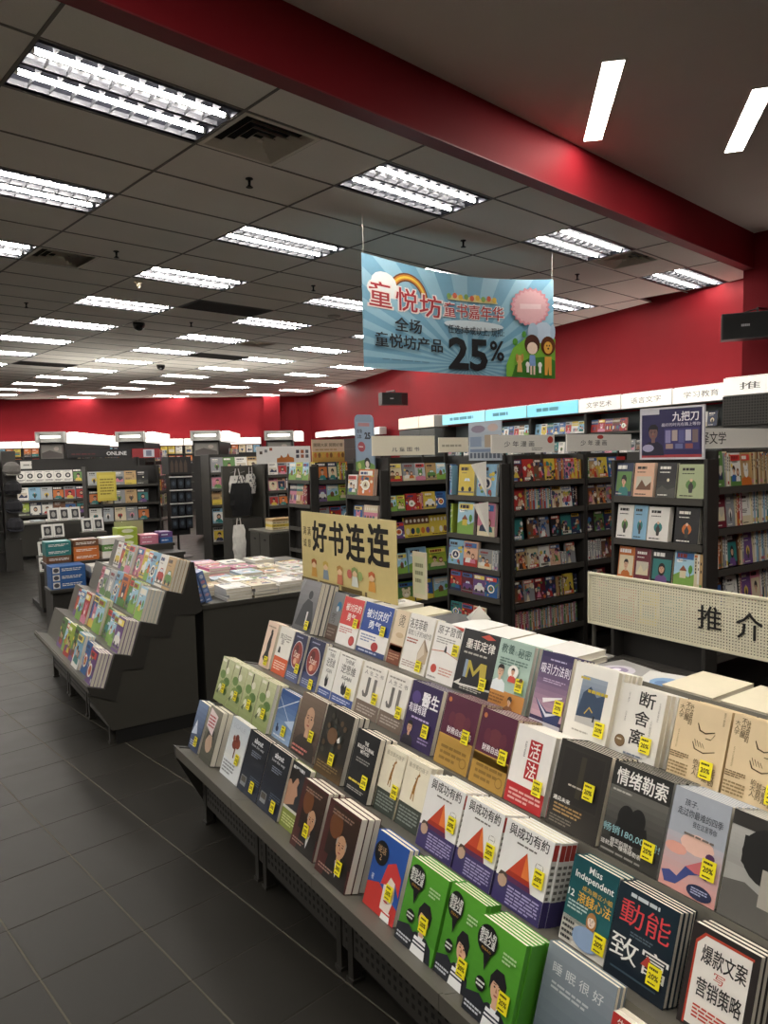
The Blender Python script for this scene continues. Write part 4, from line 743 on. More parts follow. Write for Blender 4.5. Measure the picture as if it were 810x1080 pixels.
# refine long faces so that the sag shows
import bmesh
me = q.mesh('hanging_banner'); bm = bmesh.new(); bm.from_mesh(me)
for xc in [Wb*i/24 for i in range(1, 24)]:
    bmesh.ops.bisect_plane(bm, geom=bm.verts[:]+bm.edges[:]+bm.faces[:], plane_co=(xc, 0, 0), plane_no=(1, 0, 0))
for vv in bm.verts: vv.co = bend(vv.co)
bm.to_mesh(me); bm.free()
o = place(me, 'hanging_banner', None, T(A0.x, A0.y, A0.z-Hb)); tag(o, 'light blue sale banner with 25% and cartoon figures hanging from the ceiling', 'banner')
for x, dz in ((.02, 0), (Wb-.02, .048)): q = MB(); q.cyl((x, .0015, Hb+dz-.005), (x, .0015, ZC-.005-(A0.z-Hb)), .002, .002, mat('#d8d4cc', .5), 6); q.build('cord', o)
# ------------------------------------------------------------------ wall speakers
def speaker(loc, rz, w, h, d, lab, hang):
    t = thing('wall_speaker', lab, 'speaker', T(*loc) @ RZ(rz)); bk = mat('#141314', .35, 0, .03)
    q = MB(); pts = [(0, 0), (w, 0), (w, d*.6), (w*.72, d), (0, d)]
    V = [(x, -y, 0) for x, y in pts]+[(x, -y, h) for x, y in pts]; n = 5
    q.add(V, [tuple(range(n)), tuple(range(2*n-1, n-1, -1))]+[(i, i+n, (i+1) % n+n, (i+1) % n) for i in range(n)], bk); q.build('cabinet', t)
    q = MB(); q.box((.012, -d-.006, .012), (w*.70, -d-.0005, h-.012), mat('#0c0c0d', .8, 0, .1, 300)); art(q, [LN(.42, .46, .64, .56, 1, '#9a9a9c', 3, .9)], w*.7, h, T(0, -d-.006, 0)); q.build('grille', t)
    q = MB(); q.cyl((w*.55, -d*.4, h), (w*.55, -d*.4, h+.06), .012, .012, bk); q.cyl((w*.55, -d*.4, h+.055), hang, .012, .012, bk); q.cyl((w*.25, -d*.4, h), (w*.55, -d*.4, h+.05), .008, .008, bk); q.build('bracket', t)
speaker((8.16, 4.86, 2.93), math.radians(-56), .68, .29, .2, 'black wall speaker on a bracket at the right photo edge', (.62, .32, .37))
#@@P4
speaker((9.26, 13.55, 2.82), math.radians(-12), .66, .27, .2, 'black wall speaker on a bracket by the inner corner of the red wall', (.45, .6, .36))
# ------------------------------------------------------------------ books with generated covers
CN = {'red': '#b0302c', 'orange': '#c96f30', 'yellow': '#d6bd48', 'green': '#5c8546', 'blue': '#33619f', 'navy': '#27304f', 'purple': '#6a4a82', 'pink': '#cf7f95', 'white': '#e6e3dc', 'cream': '#dccfae', 'grey': '#8d8f92', 'black': '#1d1c1f', 'brown': '#6f4a32', 'teal': '#2f7a78', 'azure': '#86b3cf', 'tan': '#bb9a6a', 'maroon': '#6a2230', 'silver': '#b4b8bb', 'peach': '#dfb295', 'lime': '#a3b840', 'sage': '#aab58c'}
MIX = ['red', 'orange', 'yellow', 'green', 'blue', 'navy', 'purple', 'pink', 'white', 'cream', 'brown', 'teal']
def gen_art(style, cn, seed):
    g = random.Random(seed*977+hash_s(style+cn)); c = CN[cn]; pal = [CN[x] for x in MIX]; P = []
    pick = lambda: g.choice(pal)
    if style == 'comic':
        dk = ['#2a2426', '#3b2a2a', '#e8dfd0', '#d8b090', '#5a3038', '#31405c']
        for k in range(9):
            u, v = g.random(), g.uniform(.05, .8); a = g.uniform(0, 6.3); r = g.uniform(.1, .26)
            P.append(Q(g.choice(pal+dk), *[(u+r*g.uniform(.5, 1.1)*math.cos(a+i*1.26), v+r*.7*g.uniform(.5, 1.1)*math.sin(a+i*1.26)) for i in range(5)]))
        for k in range(g.choice((1, 2, 3))):
            u, v, r = g.uniform(.25, .75), g.uniform(.3, .62), g.uniform(.08, .13); hair = g.choice(dk+pal)
            P += [Q(g.choice(pal+dk), (u-r*2, v-.36), (u-r*.7, v-r*.8), (u+r*.7, v-r*.8), (u+r*2, v-.36)), Q(hair, *[(u+r*(1.25+.5*(i % 2))*math.cos(2*math.pi*i/14), v+.02+r*(.95+.4*(i % 2))*math.sin(2*math.pi*i/14)) for i in range(14)]), Q('#dfb698', (u-r*.7, v+r*.3), (u+r*.7, v+r*.3), (u+r*.5, v-r*.5), (u, v-r*.85), (u-r*.5, v-r*.5)),
                  Q(hair, (u-r, v+r*.6), (u+r, v+r*.6), (u+r*.5, v+r*.15), (u+r*.2, v+r*.32), (u-r*.2, v+r*.1), (u-r*.5, v+r*.3)), R(u-r*.5, v-r*.12, u-r*.15, v+r*.04, '#241b1b'), R(u+r*.15, v-r*.12, u+r*.5, v+r*.04, '#241b1b')]
        tb = g.choice(['#d9d2c2', '#c9402e', '#e0b02c', '#2a2426', '#4a6aa0']); v0 = g.choice((.8, .82, .04))
        P += [R(.05, v0, g.uniform(.7, .95), v0+.15, tb), LN(.08, v0+.02, .9, v0+.14, 1, '#1f1a1a' if tb in ('#d9d2c2', '#e0b02c') else '#eee8da', seed, .8), LN(.06, .02, .5, .06, 1, '#e8e4da', seed+3)]
    elif style == 'kid':
        mo = g.randrange(5); f, f2 = pick(), pick()
        if mo == 0:
            P += [Q(f2, (0, 0), (0, .2), (.5, .3), (1, .2), (1, 0))]
            u, v, r = .5, .42, g.uniform(.2, .26)
            P += [El(u-r*.7, v+r*.8, r*.35, r*.4, f, 9), El(u+r*.7, v+r*.8, r*.35, r*.4, f, 9), El(u, v, r, r*.85, f, 16), El(u, v-r*.3, r*.5, r*.32, '#f0e6d6', 10), El(u-r*.35, v+r*.15, r*.1, r*.1, '#1c1718', 7), El(u+r*.35, v+r*.15, r*.1, r*.1, '#1c1718', 7)]
        elif mo == 1:
            P += [R(0, .3, 1, 1, '#a9cfe2'), Q('#7fa84a', (0, 0), (0, .32), (.3, .42), (.7, .3), (1, .4), (1, 0)), Q(f, (.3, .26), (.3, .46), (.45, .58), (.6, .46), (.6, .26)), Q('#8a4a32', (.26, .45), (.45, .6), (.64, .45)), El(.8, .5, .1, .12, '#4f8f34', 9), R(.785, .28, .815, .42, '#6a4a30'), El(.2, .7, .1, .04, '#f2f4f4', 9), El(.32, .72, .1, .05, '#f2f4f4', 9)]
        elif mo == 2:
            P += [El(g.random(), g.uniform(.05, .75), g.uniform(.05, .12), g.uniform(.04, .09), pick(), 9) for k in range(14)]
            P += [El(.5, .4, .28, .2, '#f2ede2', 18), El(.5, .4, .2, .14, f, 14), Q(f2, (.4, .34), (.5, .5), (.6, .34))]
        elif mo == 3:
            P += [R(0, 0, 1, .3, f2), *person(.36, .48, .1, 1.35, '#e0b898', '#3a2820', f, 'fringe'), *person(.68, .42, .085, 1.35, '#e8c4a8', '#7a4a2a', pick(), 'long'), El(.15, .62, .07, .06, '#f2d24a', 10)]
        else:
            P += [Q(f, (.1, .2), (.14, .42), (.3, .46), (.4, .58), (.7, .58), (.8, .44), (.94, .4), (.94, .2)), El(.28, .2, .1, .08, '#26242a', 12), El(.75, .2, .1, .08, '#26242a', 12), Q('#d8e6ee', (.36, .46), (.43, .55), (.54, .55), (.54, .46)), Q('#d8e6ee', (.57, .46), (.57, .55), (.68, .55), (.74, .46)), R(0, .08, 1, .13, '#77746e')]
        P += [R(.08, .76, .92, .94, g.choice(['#f2efe6', '#f2dd6a', '#d8453c', '#3b6fae', c, c])), LN(.14, .78, .86, .92, 1, g.choice(['#3a2a2a', '#8a2a2a', '#f6f0e0', '#2a3a6a']), seed, .75), LN(.2, .7, .7, .74, 1, '#5a4a44', seed+1)]
    elif style == 'novel':
        lt = sum(lin(c)) > .9; t1 = '#2c2826' if lt else '#e9e5dc'
        mo = g.randrange(4)
        if mo == 0: P += [GR(0, 0, 1, .55, c, g.choice(['#8a8f80', '#b9a58c', '#6a7a8a', '#4a4a44']), 6), Q('#4a4a44', (0, .2), (.3, .34), (.6, .22), (1, .3), (1, .1), (0, .08)), El(.6, .5, .07, .05, '#e6dcc0', 10)]
        elif mo == 1: P += [El(.5, .4, .2, .15, pick(), 12), Q('#3a3634', (.44, .16), (.4, .36), (.5, .5), (.6, .36), (.56, .16)), El(.5, .53, .06, .045, '#d9b497', 10)]
        elif mo == 2: P += [R(.12, .2, .88, .6, g.choice(['#c9c0ae', '#3f4a52', '#7a6a5a'])), Q(pick(), (.12, .2), (.4, .5), (.62, .3), (.88, .44), (.88, .2))]
        else: P += [R(0, 0, 1, g.uniform(.2, .34), pick()), VT('人間', .7, .5, .82, .8, t1)] + [LN(.1, .36, .6, .5, 3, t1, seed+9)]
        P += [LN(.14, .8, .86, .91, 1, t1, seed, .7), LN(.14, .7, .7, .75, 1, t1, seed+2), LN(.1, .04, .8, .1, 1, t1, seed+5)]
    elif style == 'photo':
        P += [R(.06, .14, .94, .74, pick()), *person(.5, .46, .13, 1.3, '#d3a98c', '#231c1b', pick(), g.choice(['short', 'long', 'fringe'])), LN(.08, .8, .92, .94, 1, '#efece6' if sum(lin(c)) < .8 else '#2a2626', seed, .8), LN(.08, .03, .6, .1, 1, '#b9b4aa', seed)]
    elif style == 'set':
        P += [R(0, .62, 1, 1, pick()), *[El(.12+.2*k, .3, .08, .16, pick(), 9) for k in range(5)], *[El(.1+.16*k, .8, .05, .09, '#f0e8d8', 8) for k in range(6)], LN(.1, .04, .9, .12, 1, '#4a3a2a', seed)]
    elif style == 'round': P += [El(.5, .56, .3, .22, '#26262a', 14), El(.5, .56, .16, .12, '#c9c6c0', 10), LN(.1, .08, .9, .26, 2, '#4a4a4e', seed), LN(.1, .84, .9, .94, 1, '#77777a', seed)]
    else: P += [LN(.1, .3, .9, .7, 3, '#55504a', seed)]
    return P
def hash_s(s): return sum((i+1)*ord(ch) for i, ch in enumerate(s)) % 10007
BC = {}
def gen_book(style, cn, w, h, t, var):
    k = ('f', style, cn, round(w, 3), round(h, 3), round(t, 3), var)
    if k not in BC: BC[k] = cover_mesh(w, h, t, CN[cn], gen_art(style, cn, var), False, solo=True)
    return BC[k]
def gen_spine(cn, t, h, d, var):
    k = ('s', cn, round(t, 3), round(h, 3), round(d, 3), var)
    if k in BC: return BC[k]
    mb = MB(); c = ink(CN[cn]); b = .0012; g = random.Random(var*31+hash_s(cn))
    mb.box((0, 0, 0), (t, b, h), c); mb.box((0, b, 0), (b, d, h), c); mb.box((t-b, b, 0), (t, d, h), c)
    mb.box((b+.0001, b, .002), (t-b-.0001, d-.002, h-.002), page_mat())
    dark = sum(lin(CN[cn])) < .9; tx = '#e9e5da' if dark else '#3a3430'
    P = [VTL(.3, .35+.1*g.random(), .7, .9, tx, var)]
    if g.random() < .6: P += [R(.12, .06, .88, .14+.08*g.random(), CN[g.choice(MIX)])]
    if g.random() < .4: P += [R(0, .9, 1, .96, CN[g.choice(MIX)])]
    art(mb, P, t, h); BC[k] = mb.mesh('book_spine_out'); return BC[k]
def VTL(u0, v0, u1, v1, c, seed):                # a column of character-like blocks
    return [R(u0, v0+(v1-v0)*(i+.12)/5, u1, v0+(v1-v0)*(i+.84)/5, c) for i in range(5) if (seed*7+i*3) % 6]
def ordn(n):
    if n < 30: return ORD[n]
    return {3: 'thirty-', 4: 'forty-', 5: 'fifty-', 6: 'sixty-'}[(n+1)//10]+ORD[(n+1) % 10-1] if (n+1) % 10 else {3: 'thirtieth', 4: 'fortieth', 5: 'fiftieth', 6: 'sixtieth'}[(n+1)//10]
def lean_M(face, x, y, z, deg):
    a = math.radians(deg); s, c = math.sin(a), math.cos(a)
    if face == '-Y': return basis((1, 0, 0), (0, c, -s), (0, s, c), (x, y, z))
    if face == '-X': return basis((0, -1, 0), (c, 0, -s), (s, 0, c), (x, y, z))
    ca, sa = math.cos(face), math.sin(face)       # any direction: face = angle of the local x axis
    return basis((ca, sa, 0), (-sa*c, ca*c, -s), (-sa*s, ca*s, c), (x, y, z))
def shelf_row(face, p0, z, items, kind, cat, where, group, deg=8, gap=.003, copies=True):
    """items: ('f', w, h, colour, style, copies) face-out stacks; ('s', n, h, colours) spine-out runs; ('g', w) a gap"""
    x, y = p0; n = 0; g = random.Random(hash_s(where))
    ang = {'-Y': 0., '-X': -math.pi/2}.get(face, face); dx, dy = math.cos(ang), math.sin(ang); bx, by = -dy, dx
    for it in items:
        if it[0] == 'g': x += dx*it[1]; y += dy*it[1]; continue
        if it[0] == 'f':
            _, w, h, cn, st, cp = it; t = .014; var = g.randrange(4); me = gen_book(st, cn, w, h, t, var)
            for c in range(cp-1, -1, -1):
                o = place(me, kind, None, lean_M(face, x+bx*(.012+t*c*1.05), y+by*(.012+t*c*1.05), z+.0125+.0*c, deg))
                if c == 0: tag(o, f'{cn} {cat} cover {ORD[n]} from left, {where}', cat, group); n += 1
                else: tag(o, f'{["", "second", "third", "fourth"][c]}-row {cn} {cat} behind {ORD[n]} cover, {where}', cat, group)
            x += dx*(w+gap); y += dy*(w+gap)
        else:
            _, m, h, cols = it
            for k in range(m):
                cn = cols[k % len(cols)] if isinstance(cols, (list, tuple)) else cols; t = g.choice((.013, .016, .019)); hh = h*(1-.05*g.random()) if h > .1 else h
                o = place(gen_spine(cn, t, round(hh, 2), .12, g.randrange(3)), kind, None, lean_M(face, x+bx*.012, y+by*.012, z+.0125, 3 if deg else 0))
                tag(o, f'{cn} {cat} spine {ordn(n)} from left, {where}', cat, group); n += 1
                x += dx*(t+.0008); y += dy*(t+.0008)
    return x, y
RK = mat('#2f2d2a', .5, 0, .06, 8); RKL = mat('#45423d', .5, 0, .06, 8); RKB = mat('#242220', .55, 0, .06, 8)
def rack(name, lab, cat, org, ang, W_, depth, ztop, shelves, dsh, group=None, base=.1, post=True, backm=None):
    """free-standing shelving, local x along the front, y away from the viewer; shelves = heights of the upper faces"""
    t = thing(name, lab, cat, T(org[0], org[1], 0) @ RZ(ang), group)
    q = MB(); q.box((.02, dsh, base), (W_-.02, dsh+.02, ztop), backm or RKB); q.build('back_panel', t)
    for x in (0, W_-.025): q = MB(); q.bev((x, .0, 0), (x+.025, depth, ztop), .003, RK); q.build('side_panel', t)
    q = MB(); q.box((.025, .02, 0), (W_-.025, depth-.02, base), KICK); q.build('base', t)
    for z in shelves:
        q = MB(); q.box((.026, .0, z-.022), (W_-.026, dsh-.001, z), RKL); q.box((.026, -.006, z-.03), (W_-.026, .0, z+.012), RKL); q.build('shelf', t)
    return t
SHN = ['top shelf', 'second shelf', 'third shelf', 'fourth shelf', 'fifth shelf', 'lowest shelf']
# --- right gondola, literature (its front faces -Y, its end cap faces -X)
GR1 = 'books on the literature rack'
rack('book_rack', 'dark shelf rack of spine-out novels at the right photo edge', 'bookshelf', (4.02, 2.41), 0, 2.2, .62, 1.69, [1.46, 1.215, .97, .72, .45], .2)
rack('end_cap_rack', 'dark end-cap rack under the purple poster, holding face-out novels', 'bookshelf', (3.9, 3.06), -math.pi/2, .67, .12, 1.64, [1.40, 1.13, .865, .6, .35], .1)
wc = 'of the rack under the purple poster'
shelf_row('-X', (3.885, 3.03), 1.40, [('f', .125, .21, 'navy', 'photo', 1), ('g', .01), ('f', .14, .21, 'peach', 'novel', 2), ('g', .02), ('f', .13, .21, 'black', 'novel', 2), ('g', .012), ('f', .17, .2, 'sage', 'novel', 3)], 'book', 'novel', 'top shelf '+wc, GR1, 8)
shelf_row('-X', (3.885, 3.02), 1.13, [('f', .12, .215, 'white', 'novel', 1), ('f', .1, .215, 'azure', 'novel', 1), ('g', .004), ('f', .145, .21, 'white', 'novel', 3), ('g', .04), ('f', .155, .215, 'black', 'novel', 4)], 'book', 'novel', 'second shelf '+wc, GR1, 8)
shelf_row('-X', (3.885, 3.01), .865, [('f', .12, .21, 'orange', 'photo', 1), ('f', .115, .21, 'maroon', 'novel', 1), ('g', .006), ('f', .145, .21, 'black', 'photo', 1), ('g', .008), ('f', .135, .225, 'yellow', 'kid', 2), ('s', 3, .215, ['cream', 'white', 'tan'])], 'book', 'novel', 'third shelf '+wc, GR1, 8)
shelf_row('-X', (3.885, 3.01), .6, [('f', .13, .2, 'red', 'novel', 1), ('g', .03), ('f', .13, .2, 'yellow', 'novel', 1), ('g', .03), ('f', .14, .2, 'teal', 'novel', 1), ('g', .02), ('f', .13, .2, 'maroon', 'novel', 1)], 'book', 'novel', 'fourth shelf '+wc, GR1, 8)
wf = 'of the rack at the right photo edge'
shelf_row('-Y', (4.05, 2.42), 1.46, [('f', .1, .21, 'green', 'novel', 1), ('s', 4, .21, ['grey', 'cream', 'white', 'cream']), ('f', .12, .2, 'white', 'kid', 1), ('f', .11, .2, 'tan', 'kid', 1), ('s', 16, .2, ['tan', 'cream', 'tan', 'brown', 'cream', 'tan']), ('f', .12, .2, 'grey', 'novel', 1), ('s', 16, .2, ['cream', 'grey', 'white', 'tan', 'red'])], 'book', 'novel', 'top shelf '+wf, GR1, 6)
shelf_row('-Y', (4.05, 2.42), 1.215, [('f', .13, .205, 'maroon', 'novel', 1), ('f', .09, .2, 'grey', 'novel', 1), ('s', 5, .2, ['cream', 'orange', 'red', 'white', 'pink']), ('f', .1, .2, 'white', 'novel', 1), ('s', 14, .205, ['cream', 'white', 'azure', 'white', 'teal', 'cream']), ('f', .12, .2, 'grey', 'novel', 1), ('s', 16, .2, ['white', 'brown', 'cream', 'navy'])], 'book', 'novel', 'second shelf '+wf, GR1, 6)
shelf_row('-Y', (4.05, 2.42), .97, [('s', 3, .2, ['green', 'black', 'white']), ('s', 6, .205, ['orange', 'brown', 'tan', 'grey', 'silver', 'white']), ('f', .11, .2, 'black', 'photo', 1), ('s', 4, .2, ['brown', 'tan', 'cream', 'grey']), ('f', .1, .2, 'purple', 'novel', 1), ('s', 12, .2, ['cream', 'white', 'azure', 'grey']), ('f', .12, .2, 'grey', 'novel', 1), ('s', 16, .2, ['orange', 'cream', 'white', 'grey'])], 'book', 'novel', 'third shelf '+wf, GR1, 6)
shelf_row('-Y', (4.05, 2.42), .72, [('f', .1, .2, 'brown', 'photo', 1), ('s', 3, .2, ['black', 'grey', 'white']), ('f', .12, .19, 'white', 'novel', 1), ('s', 3, .2, ['black', 'cream', 'pink']), ('f', .11, .2, 'purple', 'novel', 1), ('f', .11, .2, 'pink', 'photo', 1), ('s', 10, .2, ['white', 'navy', 'cream', 'grey']), ('f', .12, .2, 'grey', 'novel', 1), ('s', 16, .2, ['cream', 'maroon', 'white', 'tan'])], 'book', 'novel', 'fourth shelf '+wf, GR1, 6)
# --- comics gondola
GR2 = 'comic books on the comics rack'
for nm, x0, x1, lb in (('left', 3.99, 4.835, 'left bay of the comics rack'), ('right', 4.84, 5.72, 'right bay of the comics rack')):
    rack('book_rack', f'dark comics rack behind the foreground display, {nm} bay', 'bookshelf', (x0, 4.05), 0, x1-x0, .62, 1.68, [1.465, 1.24, 1.01, .77, .51, .27], .16, 'comics rack bays')
rack('end_cap_rack', 'dark end-cap rack holding two white paper cones beside the comics', 'bookshelf', (3.9, 4.74), -math.pi/2, .67, .086, 1.62, [1.355, 1.04, .78, .56, .33], .068)
cm = lambda c, k=1: ('f', .118, .172, c, 'comic', k)
wl = 'of the left comics bay'
rows2 = [[cm('maroon'), cm('red'), cm('brown'), cm('yellow'), ('s', 7, .17, ['orange', 'tan', 'purple', 'brown']), cm('pink'), ('s', 7, .17, ['yellow', 'orange', 'brown'])],
 [('g', .02), cm('red'), ('s', 1, .17, ['tan']), ('s', 16, .17, ['teal', 'purple', 'orange', 'grey', 'red', 'azure', 'cream']), cm('cream'), cm('white'), ('s', 3, .165, ['navy', 'black', 'brown'])],
 [cm('teal'), ('g', .05), cm('brown'), cm('grey'), ('g', .02), cm('black'), cm('teal'), cm('navy')],
 [('s', 2, .17, ['black', 'navy']), cm('tan'), ('g', .01), cm('cream'), ('g', .012), cm('white'), cm('peach'), ('s', 4, .1, ['grey', 'white']), cm('grey')],
 [cm('brown'), cm('grey'), ('g', .006), cm('maroon'), cm('navy'), ('g', .015), ('s', 5, .16, ['tan', 'brown', 'green']), cm('yellow'), ('s', 2, .16, ['black', 'navy'])],
 [('s', 10, .17, ['maroon', 'pink', 'red', 'cream']), ('s', 34, .17, ['grey', 'green', 'cream', 'orange', 'azure', 'tan', 'white', 'pink'])]]
for i, r in enumerate(rows2): shelf_row('-Y', (4.02, 4.062), [1.465, 1.24, 1.01, .77, .51, .27][i], r, 'comic_book', 'comic', SHN[i]+' '+wl, GR2, 7)
wr = 'of the right comics bay'
rows2b = [[('s', 3, .172, ['green', 'teal', 'green']), cm('tan'), cm('yellow'), ('g', .01), cm('blue'), cm('red')], [('g', .03), cm('brown'), cm('tan'), cm('grey'), cm('black')], [cm('black'), cm('green'), ('g', .01), cm('navy'), cm('lime')], [('s', 12, .172, ['white', 'silver', 'white', 'grey']), cm('brown'), cm('red')], [('s', 9, .17, ['grey', 'black']), cm('maroon')], [('s', 12, .17, ['cream', 'orange', 'grey'])]]
for i, r in enumerate(rows2b): shelf_row('-Y', (4.868, 4.062), [1.465, 1.24, 1.01, .77, .51, .27][i], r, 'comic_book', 'comic', SHN[i]+' '+wr, GR2, 7)
wk = 'of the rack with paper cones'; kb = lambda w, h, c, k=1: ('f', w, h, c, 'kid', k)
shelf_row('-X', (3.885, 4.69), 1.355, [('s', 2, .25, ['blue', 'azure']), ('g', .08), kb(.19, .25, 'yellow', 2), ('g', .03), kb(.22, .25, 'azure', 2)], 'picture_book', 'picture book', 'top shelf '+wk, 'picture books beside the comics', 5)
shelf_row('-X', (3.885, 4.69), 1.04, [('s', 2, .25, ['green', 'lime']), ('g', .06), kb(.2, .26, 'navy', 2), ('g', .04), kb(.2, .26, 'pink', 2)], 'picture_book', 'picture book', 'second shelf '+wk, 'picture books beside the comics', 5)
shelf_row('-X', (3.885, 4.72), .78, [kb(.19, .2, 'azure', 2), kb(.17, .2, 'peach', 2), ('g', .01), kb(.15, .15, 'grey', 2), ('g', .01), ('s', 4, .15, ['silver', 'grey'])], 'picture_book', 'picture book', 'third shelf '+wk, 'picture books beside the comics', 5)
shelf_row('-X', (3.885, 4.7), .56, [kb(.14, .165, 'red', 2), kb(.14, .165, 'maroon', 2), kb(.14, .165, 'purple', 2), kb(.14, .165, 'blue', 2)], 'picture_book', 'picture book', 'fourth shelf '+wk, 'picture books beside the comics', 5)
shelf_row('-X', (3.885, 4.7), .33, [kb(.14, .13, 'teal'), kb(.14, .13, 'red'), kb(.14, .13, 'cream')], 'picture_book', 'picture book', 'lowest shelf '+wk, 'picture books beside the comics', 5)
for nm, z, y in (('upper', 1.365, 4.28), ('lower', 1.05, 4.26)):
    q = MB(); pm_ = mat('#f0ece2', .6, 0, .03); a = (-.012, .0, .0); 
    q.add([(0, 0, 0), (-.02, .16, .25), (.012, .015, .275), (-.05, .06, .262), (0, .03, .27)], [(0, 1, 3), (0, 3, 2), (3, 1, 4), (3, 4, 2), (0, 2, 4, 1)], pm_)
    tag(q.build('paper_cone', None, T(3.884, y-.06, z)), f'white folded paper cone leaning on the picture books, {nm} of the two', 'paper')
# --- children's gondola
GR3 = "picture books on the children's rack"
rack('book_rack', "dark children's book rack behind the cream calligraphy sign", 'bookshelf', (3.99, 5.7), 0, .92, .62, 1.68, [1.44, 1.152, .883, .536, .25], .2)
rack('end_cap_rack', 'dark end-cap rack under the blue standee', 'bookshelf', (3.9, 6.34), -math.pi/2, .64, .086, 1.56, [1.306, 1.03, .76, .5], .068)
wg = "of the children's rack"
shelf_row('-Y', (4.0, 5.712), 1.44, [kb(.17, .17, 'cream', 2), ('g', .01), kb(.15, .17, 'grey', 2), kb(.12, .17, 'silver', 2), ('g', .008), kb(.13, .165, 'tan', 2), kb(.12, .165, 'yellow', 2)], 'picture_book', 'picture book', SHN[0]+' '+wg, GR3, 7)
shelf_row('-Y', (4.0, 5.712), 1.152, [kb(.1, .15, 'green', 1), kb(.1, .15, 'lime', 1), ('g', .01), kb(.13, .16, 'red', 2), ('s', 4, .16, ['red', 'red', 'orange', 'pink']), ('g', .01), kb(.15, .17, 'yellow', 2), kb(.13, .165, 'blue', 1), ('s', 4, .165, ['azure', 'grey'])], 'picture_book', 'picture book', SHN[1]+' '+wg, GR3, 7)
shelf_row('-Y', (4.05, 5.712), .883, [kb(.14, .16, 'purple', 1), ('f', .31, .2, 'yellow', 'set', 2), ('f', .27, .2, 'yellow', 'set', 2)], 'picture_book', 'picture book', SHN[2]+' '+wg, GR3, 7)
shelf_row('-Y', (4.1, 5.712), .536, [kb(.12, .2, 'brown', 1), ('g', .01), kb(.23, .24, 'azure', 2), ('g', .01), kb(.24, .22, 'lime', 2), ('g', .01), kb(.12, .22, 'blue', 1)], 'picture_book', 'picture book', SHN[3]+' '+wg, GR3, 7)
shelf_row('-Y', (4.1, 5.712), .25, [kb(.2, .2, 'green', 2), ('g', .01), kb(.22, .21, 'blue', 2), ('g', .01), kb(.2, .2, 'yellow', 2)], 'picture_book', 'picture book', SHN[4]+' '+wg, GR3, 7)
we = 'of the rack under the blue standee'
shelf_row('-X', (3.885, 6.3), 1.306, [kb(.17, .2, 'white', 2), ('g', .02), ('f', .27, .255, 'orange', 'kid', 3)], 'picture_book', 'picture book', SHN[0]+' '+we, GR3, 6)
shelf_row('-X', (3.885, 6.2), 1.03, [kb(.16, .17, 'blue', 2), ('g', .02), ('f', .24, .18, 'pink', 'set', 2)], 'picture_book', 'picture book', SHN[1]+' '+we, GR3, 6)
# --- fourth gondola
GR4 = 'picture books on the rack below the peach poster'
rack('book_rack', 'dark rack below the peach poster, left of the blue standee', 'bookshelf', (3.99, 7.08), 0, .92, .6, 1.62, [1.43, 1.195, .95, .7], .2)
rack('end_cap_rack', 'narrow end-cap rack left of the peach poster', 'bookshelf', (3.9, 7.62), -math.pi/2, .56, .086, 1.6, [1.435, 1.165, .9, .65], .068)
wh = 'of the rack below the peach poster'
shelf_row('-Y', (4.01, 7.092), 1.43, [('f', .14, .2, 'black', 'photo', 2), ('f', .12, .2, 'navy', 'photo', 1), ('s', 8, .2, ['green', 'yellow', 'orange', 'brown', 'lime'])], 'picture_book', 'picture book', SHN[0]+' '+wh, GR4, 7)
shelf_row('-Y', (4.01, 7.092), 1.195, [kb(.12, .18, 'purple'), kb(.15, .18, 'yellow', 2), kb(.15, .18, 'lime', 2), ('s', 5, .17, ['green', 'grey', 'pink'])], 'picture_book', 'picture book', SHN[1]+' '+wh, GR4, 7)
shelf_row('-Y', (4.01, 7.092), .95, [kb(.15, .18, 'grey'), kb(.15, .18, 'red'), kb(.15, .18, 'azure'), kb(.15, .18, 'cream')], 'picture_book', 'picture book', SHN[2]+' '+wh, GR4, 7)
wi = 'of the end cap beside peach poster'
shelf_row('-X', (3.885, 7.58), 1.435, [kb(.16, .2, 'yellow', 2), kb(.16, .2, 'lime', 2), kb(.14, .2, 'yellow', 2)], 'picture_book', 'picture book', SHN[0]+' '+wi, GR4, 6)
shelf_row('-X', (3.885, 7.58), 1.165, [('f', .16, .23, 'pink', 'set', 2), ('f', .16, .23, 'tan', 'set', 2), ('s', 6, .22, ['red', 'maroon'])], 'picture_book', 'picture book', SHN[1]+' '+wi, GR4, 6)
# --- header boards and posters standing on the racks
def board(x0, x1, y, z0, z1, col, prims, lab, cat='sign', th=.012, feet=True, drop=.235):
    w, h = x1-x0, z1-z0; q = MB(); q.box((0, 0, 0), (w, th, h), mat(col, .45, 0, .03)); art(q, prims, w, h)
    o = q.build('header_board', None, T(x0, y, z0)); tag(o, lab, cat)
    if feet:
        for x in (.2*w, .8*w): q = MB(); q.box((x, th, -drop), (x+.02, th+.01, h*.6), RK); q.build('bracket', o)
    return o
board(3.83, 4.515, 4.10, 1.70, 1.838, '#f2eee5', D(TX('少 年 漫 画', .19, .34, .66, .66, '#2a2725', .006), El(.93, .72, .05, .2, '#c04a40', 12), LN(.62, .1, .8, .3, 2, '#a5a19a', 3)), 'white header board with small black characters over the left comics bay')
board(4.665, 5.5, 4.10, 1.70, 1.842, '#f0ece3', D(TX('少 年 漫 画', .2, .34, .6, .66, '#2a2725', .006), El(.5, .84, .05, .12, '#c04a40', 12)), 'white header board with small black characters over the right comics bay')
board(3.84, 4.59, 5.74, 1.70, 1.888, '#f3ebd4', D(TX('儿 童 图 书', .3, .2, .74, .42, '#2e2a26', .006)), "wide cream header board over the children's rack", drop=.258)
board(4.66, 5.05, 5.76, 1.72, 1.87, '#f3ebd4', D(LN(.1, .3, .9, .6, 1, '#b9b098', 3)), "short cream header board right of the children's header", drop=.278)
